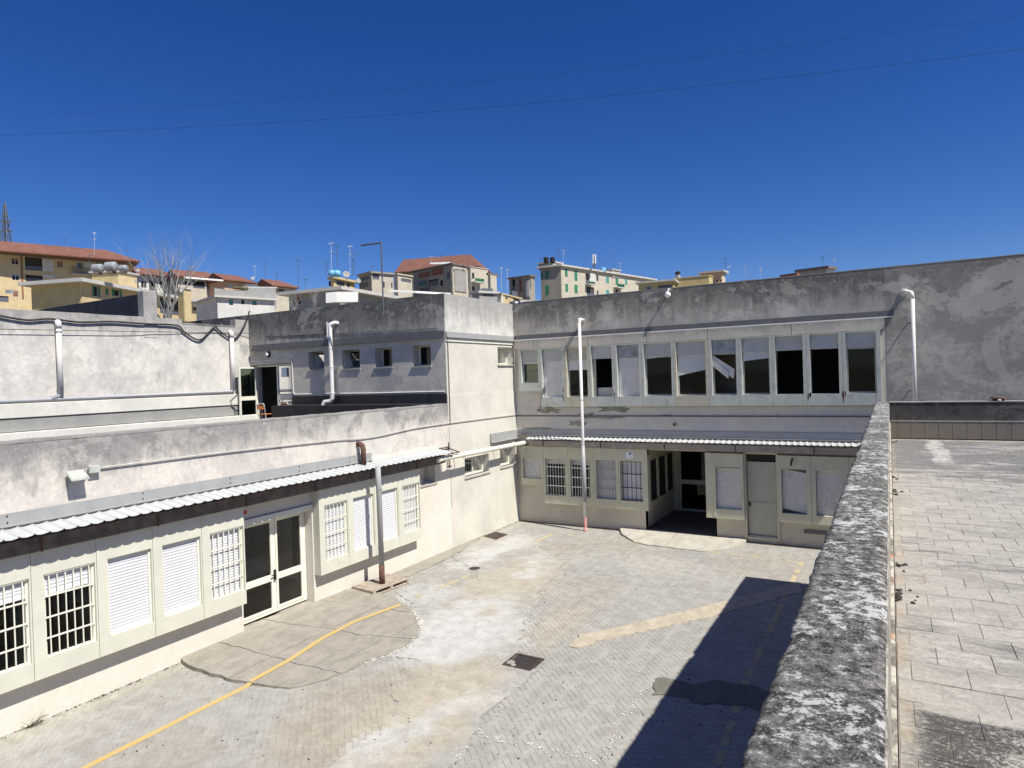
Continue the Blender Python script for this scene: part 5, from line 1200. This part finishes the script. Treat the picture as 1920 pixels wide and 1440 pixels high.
# 3 row of red-roofed houses
for i, (z, ea, eb, back, rise, lab, wm, items) in enumerate((
    (31.5, (256, 513), (330, 519), 4.5, 2.0, 'terraced house with red tiled roof just right of the long ochre apartment house', 'townwhite', ((264, 527, 275, 540, 'pane', 'brown'), (280, 526, 292, 545, 'loggia', ''), (300, 528, 316, 541, 'loggia', ''))),
    (30.5, (330, 517), (419, 524), 4.5, 2.0, 'red-roofed house with a white awning rail and dark balconies behind the bare tree', 'towncream', ((346, 527, 357, 536, 'pane', 'brown'), (362, 527, 384, 541, 'loggia', ''), (388, 527, 416, 543, 'loggia', ''))),
    (29.5, (419, 524), (482, 531), 4.5, 1.9, 'salmon house with red tiled roof and closed shutters above the white house', 'salmon', ((428, 531, 435, 541, 'closed', 'eave'), (445, 533, 453, 542, 'closed', 'eave'), (462, 534, 476, 543, 'loggia', ''))),
    (28.0, (510, 535), (560, 540), 4.5, 1.9, 'red tiled roof house furthest right of the red-roofed row', 'towncream', ((522, 542, 534, 549, 'loggia', ''),)))):
    b = Town('terraced_house', lab, z, [ea, eb], wm, .5, .15, 'eave_dk', depth=9, group='red-roofed houses on the hill')
    for it in items: b.win(0, *it[:4], it[4], it[5] or 'brown')
    b.finish(); gable(b.t, (ea[0], ea[1]-1), (eb[0]+2, eb[1]-1), z+.02, rise, back, 2.5)
m = MB(); a_, c_ = far_at(345, 520, 138), far_at(418, 526, 146); m.beam(a_, c_, .25, .35); tag(m.build('awning_rail', 'white'), 'long white awning rail under the red roof behind the bare tree', 'awning')
# 4 white house with turquoise blinds
b = Town('white_house', 'white house with turquoise blinds and a grey roof parapet', 15.2, [(402, 553), (520, 560)], 'townwhite', .4, .2, 'eave', depth=8)
b.win(0, 429, 560.5, 438, 573, 'blind', 'turq', .8).win(0, 452, 560, 459, 570.5, 'pane').win(0, 472.5, 561, 482, 573, 'blind', 'turq', .75).finish()
A, B_ = rpts(15.2, [(404, 553), (520, 560)]); d = (B_-A).normalized(); F4 = Fr((A.x, A.y, 0), d, (d.y, -d.x, 0)); F4.L = (B_-A).length
MB().box(F4, 0, F4.L, -.5, -.3, 15.21, 15.95).build('roof_parapet', 'towngrey', b.t)
m = MB()
for k in range(9): m.lathe(F4.p(2.1+k*.18, -.25, 16.0), [(.03, 0), (.14, .12), (.10, .25), (.02, .35)], 6)
m.build('roof_plants', 'weed', b.t)
b = Town('rooftop_hut', 'grey fenced roof room standing on the white house', 17.7, [(455, 537), (487, 537.5), (520, 538)], 'towngrey', .1, .15, 'eave', base=15); b.win(0, 458, 540, 484, 545, 'loggia').finish({1: 'townwhite'})
# 5 grey house with a white flat eave
b = Town('grey_house', 'grey house with broad white flat eave behind the blackened parapet', 13.5, [(519, 548), (640, 536), (752, 556)], 'towngrey', .7, .28, 'eave')
b.win(0, 556, 555, 564, 571, 'blind', 'brown', .5).win(1, 645, 549, 668, 566, 'loggia').win(1, 658, 553, 666, 562, 'pane').finish()
m = MB(); p = [far_at(x, y, 53) for x, y in ((611, 568), (631, 566), (631, 547), (611, 549))]; m.hexa(p+[q+Vector((1.2, 1.2, 0)) for q in p]); tag(m.build('balcony_enclosure', 'white'), 'white panelled balcony enclosure on the grey house', 'enclosure')
m = MB(); p = [far_at(x, y, 56) for x, y in ((729, 547), (780, 549.5), (780, 546), (729, 543))]; m.hexa(p+[q+Vector((1.5, 3, 0)) for q in p]); tag(m.build('awning', 'white'), 'long white awning edge right of the grey house', 'awning')
# 6 orange rooftop structure with blue tanks
b = Town('ochre_rooftop', 'orange-ochre rooftop structure with flared eave below the antennas', 22.5, [(613, 520), (625, 517), (671, 527)], 'ochre', .5, .35, 'ochre', base=17); b.win(1, 631, 527, 646, 536, 'loggia').win(1, 650, 530, 656, 540, 'loggia').finish()
for x, lab in ((623, 'blue round water tank on the orange rooftop, the left one'), (632, 'blue round water tank on the orange rooftop, the right one')):
    p = far_at(x, 513, 96); MBt = MB().lathe(p-Vector((0, 0, .5)), [(.3, 0), (.55, .25), (.6, .5), (.5, .85), (.2, 1.0)], 14); tag(MBt.build('water_tank', 'tank_blue', smooth=True), lab, 'tank', 'blue tanks on the orange rooftop')
# 7 unfinished concrete house
b = Town('concrete_house', 'unfinished grey concrete house with open dark balconies left of the derelict block', 23.5, [(668, 515), (695, 508), (742, 512)], 'townshade_grim', .3, .3, 'townshade_grim', base=12)
b.win(0, 671, 519, 692, 526, 'loggia').win(1, 698, 512, 711, 524, 'loggia').win(0, 668, 531, 690, 540, 'loggia').win(1, 716, 528, 722, 540, 'pane').finish({1: 'towncream'})
b = Town('pale_shed', 'pale broken house with a lean-to roof between the concrete house and the derelict block', 22.3, [(736, 515), (745, 512), (775, 517)], 'towncream', .2, .2, 'towncream', base=12); b.win(1, 752, 523, 771, 529, 'loggia').win(1, 740, 528, 748, 538, 'loggia').finish()
# 8 red roof behind, derelict tall block
b = Town('red_roofed_house', 'broad red tiled roof rising behind the derelict grey block', 27., [(742, 512), (893, 500)], 'towncream', .4, .2, 'eave_dk', depth=9); b.finish(); gable(b.t, (740, 510), (897, 498), 27.02, 3.2, 4.5, 3)
MB().box(ID, 0, .01, 0, .01, 26, 26.01)
m = MB(); p = [far_at(x, y, 118) for x, y in ((806, 495), (842, 495), (842, 491), (806, 492.5))]; m.hexa(p+[q+Vector((0, 3, 0)) for q in p]); tag(m.build('roof_parapet_wall', 'white'), 'white low wall on the ridge of the red roof', 'wall')
b = Town('derelict_block', 'tall derelict grey block with rusty brown upper panels and a green balcony', 24.6, [(771, 508), (847, 492), (881, 498)], 'townshade_grim', .3, .3, 'eave_dk', base=10)
b.win(0, 786, 511, 806, 520, 'panel', 'brown').win(0, 810, 504, 831, 515, 'panel', 'brown').win(0, 786, 527, 801, 536, 'panel', 'slate').win(0, 803, 524, 822, 536, 'loggia').win(0, 838, 511, 844, 522, 'loggia').win(0, 787, 539, 806, 548, 'loggia').win(0, 824, 524, 831, 538, 'pane').win(0, 847, 527, 852, 534, 'panel', 'green')
b.win(1, 849, 499, 874, 508, 'panel', 'towncream').win(1, 852, 505, 873, 547, 'panel', 'towngrey').win(1, 850, 499, 853, 509, 'loggia').finish({1: 'towncream'})
b = Town('derelict_wing', 'cream stained house wing with a green balcony right of the derelict block', 23.2, [(876, 500), (882, 499), (916, 504)], 'towncream', .1, .12, 'towncream', base=8)
b.win(1, 884.6, 511, 890, 523, 'pane').win(1, 885, 536, 891, 546, 'pane').win(1, 882.5, 523.5, 900, 531.5, 'balcony', 'green').win(1, 883, 543, 897, 550, 'balcony', None).finish()
b = Town('plain_house', 'plain cream house with dark eave at the right end of the derelict group', 21., [(912, 512), (915, 511), (935, 514)], 'towncream', .5, .3, 'eave_dk', base=8); b.finish()
b = Town('low_roof', 'low pale roof with a tan overhang in front of the derelict group', 14.2, [(880, 549), (897, 545), (938, 547)], 'towngrey', .2, .2, 'eave', base=8); b.win(1, 905, 551, 925, 556, 'loggia').finish()
b = Town('cream_shed', 'bright cream low house wall just left of the inner parapet corner', 12.4, [(930, 551), (940, 549), (980, 559)], 'townwhite', .1, .1, 'ochre', base=6); b.win(1, 948, 556, 952, 563, 'pane').win(1, 962, 559, 972, 564, 'loggia').finish({1: 'ochre'})
b = Town('tan_roof', 'flat tan roof edge right behind the inner parapet corner', 9.6, [(955, 566), (975, 562), (1020, 563)], 'ochre_dk', .2, .3, 'eave', base=6); b.finish()
# 9, 10 grey and cream apartment block
b = Town('dark_house', 'dark low house with a bright white pillar left of the green-shuttered block', 23.2, [(950, 521), (993, 515), (1007, 517)], 'townshade_grim', .3, .25, 'eave_dk', base=8); b.win(0, 960, 524, 966, 545, 'loggia').win(0, 974, 524, 978, 548, 'panel', 'brown').win(0, 987, 526, 995, 556, 'panel', 'townwhite').win(0, 998, 520, 1006, 532, 'loggia').finish()
b = Town('apartment_block', 'grey and cream apartment block with green shutters above the back parapet', 25.5, [(1005, 500), (1053, 495), (1232, 523)], 'townshade_grim', .5, .3, 'eave', base=8)
b.win(0, 1023, 508, 1029, 522, 'closed', 'green').win(0, 1015, 511, 1018, 520, 'closed', 'green').win(0, 1023, 535, 1029, 553, 'closed', 'green')
for x0, y0, x1, y1, kd, cl in ((1059, 504, 1064, 518.5, 'closed', 'green'), (1077, 507, 1082.5, 526.5, 'closed', 'green'), (1060, 532, 1065, 547, 'closed', 'green'), (1077, 534, 1083, 550, 'closed', 'green'), (1098, 513, 1104, 533, 'loggia', ''), (1104.5, 512.5, 1115, 531, 'panel', 'townwhite'), (1100, 538, 1114, 556, 'loggia', ''), (1118, 515.7, 1122.3, 527.5, 'pane', ''), (1136.5, 519, 1141.8, 530.6, 'closed', 'turq'), (1154.3, 521, 1159, 533.5, 'closed', 'green'), (1172, 523.5, 1176, 534.5, 'closed', 'turq'), (1119, 544.5, 1122.5, 553, 'pane', ''), (1136.5, 543.5, 1142, 552, 'closed', 'turq'), (1154, 541.5, 1159, 549, 'pane', ''), (1150, 533.5, 1164, 541, 'balcony', None), (1097, 529, 1108, 535, 'balcony', None)):
    b.win(1, x0, y0, x1, y1, kd, cl or 'green')
b.finish({1: 'towncream'})
c2 = Town('penthouse', 'grey rooftop room on the left end of the green-shuttered block', 26.8, [(1007, 493), (1037, 489), (1057, 493)], 'townshade_grim', .2, .2, 'eave', base=25.4); c2.finish({1: 'towncream'})
c2 = Town('penthouse', 'small boxy rooftop room halfway along the green-shuttered block', 26.2, [(1134, 506), (1148, 503.5), (1165, 506.5)], 'towncream', .2, .2, 'eave', base=24.6); c2.finish()
p = far_at(1131, 506, 128); tag(MB().lathe(p-Vector((0, 0, .5)), [(.45, 0), (.5, .1), (.5, .8), (.4, .9)], 14).build('water_tank', 'tank_blue', smooth=True), 'pale blue water tank on the green-shuttered block', 'tank')
t = thing('phone_mast', far_at(1114, 505, 124), 'white mobile phone antenna panels on a short mast above the green-shuttered block', 'antenna')
for x in (1112, 1116.2): MB().beam(far_at(x, 494, 124), far_at(x, 477, 124), .28, .2).build('panel', 'white', t)
MB().beam(far_at(1114, 505, 124), far_at(1114, 480, 124), .14).build('pole', 'antenna', t); MB().beam(far_at(1111, 500, 124), far_at(1117, 497, 124), .35).build('mount', 'antenna', t)
for x, y in ((1024, 487), (1036, 487)): p = far_at(x, y, 112); tag(MB().lathe(p-Vector((0, 0, .6)), [(.2, 0), (.45, .1), (.45, .9), (.25, 1.05)], 12).build('roof_tank', 'dark'), 'dark tank on the grey rooftop room, '+('left one' if x < 1030 else 'right one'), 'tank', 'dark tanks on the grey rooftop room')
# 11, 12 tan low houses
b = Town('tan_house', 'low tan house right of the green-shuttered block', 19., [(1191, 529), (1266, 522.5)], 'ochre_dk', .4, .25, 'eave', depth=8, base=8); b.win(0, 1211, 536, 1222, 545, 'blind', 'slate', .9).win(0, 1234, 534, 1262, 545, 'loggia').finish()
b = Town('tan_house', 'plain tan flat-roofed house front with a small chimney', 19.6, [(1264, 521), (1330, 515.5), (1338, 518)], 'ochre_dk', .1, .12, 'ochre_dk', base=8); b.finish()
b = Town('tan_house', 'taller tan rooftop house with a broad cornice and two little windows', 21.2, [(1308, 510), (1357, 505), (1366, 509)], 'towncream', .4, .3, 'eave', base=8); b.win(0, 1343, 524, 1346.5, 528.5, 'pane').win(0, 1348.5, 523.5, 1352, 528, 'pane').finish({0: 'salmon'})
t = thing('chimney', far_at(1271, 520, 92), 'small chimney with a dark round cap on the plain tan house', 'chimney'); MB().beam(far_at(1271, 521, 92), far_at(1271, 515, 92), .5).build('stack', 'townwhite', t); MB().lathe(far_at(1271, 515, 92), [(.35, 0), (.38, .3), (.1, .5)], 10).build('cowl', 'dark', t)
b = Town('distant_rooftop', 'grey flat rooftop box peeping over the back parapet at the right', 17.5, [(1490, 506), (1553, 498), (1571, 501)], 'towngrey', .3, .3, 'eave_dk', base=12); b.finish({1: 'townwhite'})
t = MB().prism([p[:2] for p in rpts(15.6, [(1462, 516), (1494, 511), (1500, 513)])], 12, 15.6).build('brick_parapet', 'brown'); tag(t, 'dull red-brown low parapet left of the distant grey rooftop box', 'wall')

# antennas, dishes
def antenna(x, yt, yb, d, lab, kind=0, mat='antenna', w=.035, group='television antennas on the far roofs'):
    a, c = far_at(x, yt, d), far_at(x, yb, d); t = thing('tv_antenna', c, lab, 'antenna', group); MB().beam(c, a, w).build('mast', mat, t); h = (a-c).length; q = d/1230.
    rr = Matrix.Rotation(x*1.7, 3, 'Z') @ Vector((1, 0, 0)); sd = rr.cross(Vector((0, 0, 1)))
    for lv, L, n in ((.02, 11*q, 6), (.30, 8*q, 4))[:1+kind]:
        p = a-Vector((0, 0, h*lv)); m = MB(); m.beam(p-rr*L*.5, p+rr*L*.5, w*.8)
        for i in range(n): e = p+rr*L*(i/(n-1)-.5); m.beam(e-sd*L*.22*(1-.4*i/n), e+sd*L*.22*(1-.4*i/n), w*.7)
        m.build('elements', mat, t)
for i, (x, yt, yb, d, kd, mt, where) in enumerate(((177, 436, 478, 105, 1, 'antenna_lt', 'pale antenna high above the long ochre apartment house'), (122, 448, 468, 118, 1, 'antenna', 'dark antenna on the ridge of the long ochre apartment house, left one'), (110, 457, 468, 118, 0, 'antenna', 'low antenna cluster on the ridge of the long ochre apartment house'), (132, 458, 470, 118, 0, 'antenna', 'dark antenna on the ridge of the long ochre apartment house, right one'),
    (168, 478, 508, 84, 0, 'antenna', 'thin antenna left of the grey water tanks'), (478, 499, 520, 120, 0, 'antenna_lt', 'pale thin antenna over the salmon house'), (496, 487, 520, 120, 1, 'antenna', 'antenna with dark elements right of the salmon house'), (519, 512, 530, 110, 0, 'antenna', 'short dark antenna on the last red roof'),
    (559, 488, 538, 70, 0, 'antenna', 'tall thin antenna left on the grey house roof'), (572, 523, 537, 60, 0, 'antenna', 'short antenna on the grey house roof'), (621, 455, 512, 70, 1, 'antenna_lt', 'tallest antenna over the blue tanks'), (612, 492, 515, 72, 1, 'antenna', 'antenna just left of the blue tanks'), (631, 461, 500, 80, 1, 'antenna', 'antenna with a triangular head over the blue tanks'),
    (656, 461, 515, 75, 1, 'antenna_lt', 'pale antenna left of the two dark masts'), (661, 487, 516, 75, 0, 'antenna', 'shorter dark mast right of the orange rooftop'), (664, 473, 516, 75, 0, 'antenna', 'taller dark mast right of the orange rooftop'), (697, 499, 510, 100, 0, 'antenna', 'tiny antenna over the concrete house'),
    (808, 481, 492, 118, 0, 'antenna_lt', 'pale antenna on the red roof ridge'), (827, 478, 492, 118, 0, 'antenna', 'small dark antenna on the red roof ridge'), (876, 479, 492, 110, 1, 'antenna', 'antenna over the red chimney of the derelict block'), (845, 483, 493, 112, 0, 'antenna', 'thin antenna at the corner of the derelict block'),
    (940, 502, 545, 75, 0, 'antenna_lt', 'pale thin antenna between the derelict group and the dark house'), (951, 505, 555, 78, 1, 'antenna_lt', 'ladder-like pale antenna at the left edge of the dark house'), (1014, 484, 494, 112, 0, 'antenna', 'short antenna left of the dark roof tanks'), (1047, 468, 492, 112, 0, 'antenna', 'thin dark mast over the grey rooftop room'), (1056, 469, 493, 112, 1, 'antenna_lt', 'pale antenna right of the grey rooftop room'),
    (1098, 480, 500, 122, 0, 'antenna', 'thin antenna left of the phone mast'), (1124, 483, 505, 126, 0, 'antenna', 'thin antenna right of the phone mast'), (1137, 488, 505, 128, 0, 'antenna', 'short antenna beside the pale blue tank'), (1150, 479, 504, 130, 0, 'antenna', 'tall thin antenna on the small boxy rooftop room'), (1163, 493, 507, 130, 0, 'antenna_lt', 'pale antenna right of the small boxy rooftop room'),
    (1227, 519, 526, 140, 0, 'antenna', 'little antenna at the right end of the green-shuttered block'), (1360, 483, 520, 85, 1, 'antenna', 'large dark antenna on the taller tan house'), (1367, 500, 520, 85, 0, 'antenna_lt', 'pale antenna beside the large dark one'), (1398, 500, 523, 90, 0, 'antenna_lt', 'pale antenna above the back parapet, first right of the tan houses'),
    (1426, 503, 521, 90, 1, 'antenna_lt', 'pale antenna above the back parapet, second right of the tan houses'), (1543, 480, 500, 80, 1, 'antenna', 'ladder-like antenna over the distant grey rooftop box'), (1564, 486, 500, 80, 0, 'antenna_lt', 'thin pale antenna at the right of the distant grey rooftop box'))):
    antenna(x, yt, yb, d, where, kd, mt)
def dish(x, y, d, r, lab, mat='towngrey'):
    r *= .62; p = far_at(x, y, d); t = thing('satellite_dish', p-Vector((0, 0, r*1.4)), lab, 'satellite dish', 'satellite dishes on the far roofs'); ax = Vector((.75, -.55, .35)).normalized()
    MB().lathe(p, [(r*.15, 0), (r*.6, r*.08), (r, r*.28), (r*.98, r*.30), (r*.55, r*.12), (r*.1, r*.04)], 16, ax).build('reflector', mat, t, smooth=True); MB().beam(p, p-Vector((0, 0, r*1.5)), r*.12).build('pole', 'antenna', t)
dish(341, 545, 75, .42, 'white satellite dish by the bare tree'); dish(259, 507, 118, .5, 'white satellite dish at the right end of the ochre apartment house'); dish(649, 515, 72, .62, 'large white satellite dish on the orange rooftop'); dish(672, 527, 70, .42, 'smaller white satellite dish at the right end of the orange rooftop'); dish(474, 522, 115, .5, 'white satellite dish at the end of the salmon house roof'); dish(254, 527, 90, .35, 'small white satellite dish on the ochre rooftop room')
# lamp on a bent pipe behind the blackened parapet
t = thing('bent_pole', far_at(719, 560, 21), 'thin dark pole with a horizontal arm standing behind the blackened parapet', 'pole')
a_, b_, c_ = far_at(719, 585, 21), far_at(714.5, 455, 21), far_at(677, 460, 21.3)
MB().tube([a_, b_], .025, 8).build('mast', 'antenna', t); MB().tube([b_, c_], .03, 8).build('arm', 'antenna', t)
# lattice pylon
t = thing('lattice_pylon', far_at(14, 460, 300), 'steel lattice power pylon rising behind the ochre apartment house', 'pylon')
m = MB(); base = far_at(14, 520, 300); dirx = r_.copy(); dirx.z = 0; dirx.normalize(); diry = Vector((-dirx.y, dirx.x, 0)); k_ = 300/1230
lv = [(0, 12), (20, 10.5), (38, 9.), (52, 7.6), (66, 6.2), (80, 5.0), (94, 3.8), (108, 3.2), (122, 2.4), (140, .4)]
pp = [[base+Vector((0, 0, h*k_))+(dirx*sx+diry*sy)*w_*k_ for sx, sy in ((-1, -1), (1, -1), (1, 1), (-1, 1))] for h, w_ in lv]
for A, B_ in zip(pp, pp[1:]):
    for i in range(4):
        m.beam(A[i], B_[i], .30); m.beam(A[i], B_[(i+1) % 4], .18); m.beam(A[(i+1) % 4], B_[i], .18); m.beam(B_[i], B_[(i+1) % 4], .18)
m.build('lattice', 'antenna', t); m = MB()
for h, L in ((86, 14), (104, 13)):
    c = base+Vector((0, 0, h*k_)); m.beam(c-dirx*L*k_, c+dirx*L*k_, .3); m.beam(c-dirx*L*k_, c+Vector((0, 0, 5*k_)), .22); m.beam(c+dirx*L*k_, c+Vector((0, 0, 5*k_)), .22)
m.build('cross_arms', 'antenna', t)
# overhead wires
def wire(pts, d, r, lab):
    cable('overhead_wire', [CAM+ray(*p)*dd for p, dd in zip(pts, d)], r, 'wire', lab, 10, 'wire', 'overhead wires')
wire([(-250, 262), (0, 254), (480, 232), (960, 197), (1440, 148), (1920, 92), (2200, 58)], (75, 70, 62, 56, 52, 50, 50), .013, 'lower thick overhead wire crossing the whole sky')
wire([(-250, 232), (0, 221), (480, 190), (960, 146), (1400, 96), (1920, 28), (2200, -15)], (75, 70, 62, 56, 52, 50, 50), .008, 'upper thin overhead wire crossing the sky')
# bare tree
tr = thing('bare_tree', far_at(312, 615, 34), 'bare leafless tree with many fine twigs rising behind the far left wall', 'tree')
rt = random.Random(11); trunk = MB(); tw = MB(); k_ = 34/1230.
def grow(p, d, L, r, lvl, m):
    n = 4; pts = [p]; rr = [r]; q = p.copy(); dd = d.copy()
    for i in range(n):
        dd = (dd+Vector((rt.uniform(-1, 1), rt.uniform(-1, 1), rt.uniform(-.4, .7)))*.16).normalized(); q = q+dd*L/n; pts.append(q.copy()); rr.append(r*(1-.5*(i+1)/n))
    m.tube(pts, rr, 5 if lvl > 1 else 8, False)
    if lvl >= 6 or r < .004: return
    for _ in range(3 if lvl < 5 else 2):
        i = rt.choice([2, 3, 4, 4]); a = rt.uniform(0, 2*pi); sp = rt.uniform(.35, .8); nd = (dd+Vector((cos(a), sin(a)*.6, .25))*sp).normalized()
        grow(pts[i], nd, L*rt.uniform(.62, .85), rr[i]*rt.uniform(.55, .8), lvl+1, tw)
b0 = far_at(313, 612, 34); side = r_*k_
for tgt, r0 in (((338, 520), .085), ((318, 530), .065), ((300, 525), .06), ((352, 522), .055), ((288, 548), .045), ((326, 515), .06), ((310, 520), .05)):
    e = far_at(*tgt, 34)+Vector((0, rt.uniform(-1, 1), 0)); d = (e-b0); L = d.length; grow(b0+side*rt.uniform(-4, 4), d.normalized(), L*.72, r0, 0, trunk)
trunk.build('trunk', 'wood_grey' if 'wood_grey' in M else 'towngrey', tr, smooth=True); tw.build('crown', 'towngrey', tr)
for k, (x, y) in enumerate(((555, 580), (590, 575))):
    tr2 = thing('bare_shrub', far_at(x, y+12, 45), 'thin bare twiggy shrub in front of the grey house, '+('left' if k == 0 else 'right')+' one', 'shrub', 'bare shrubs before the grey house'); m2 = MB(); tw = MB(); c0 = far_at(x, y+12, 45)
    for _ in range(5): grow(c0, Vector((rt.uniform(-.5, .5), 0, 1)).normalized(), .9, .02, 3, m2)
    m2.build('stems', 'towngrey', tr2); tw.build('twigs', 'towngrey', tr2)
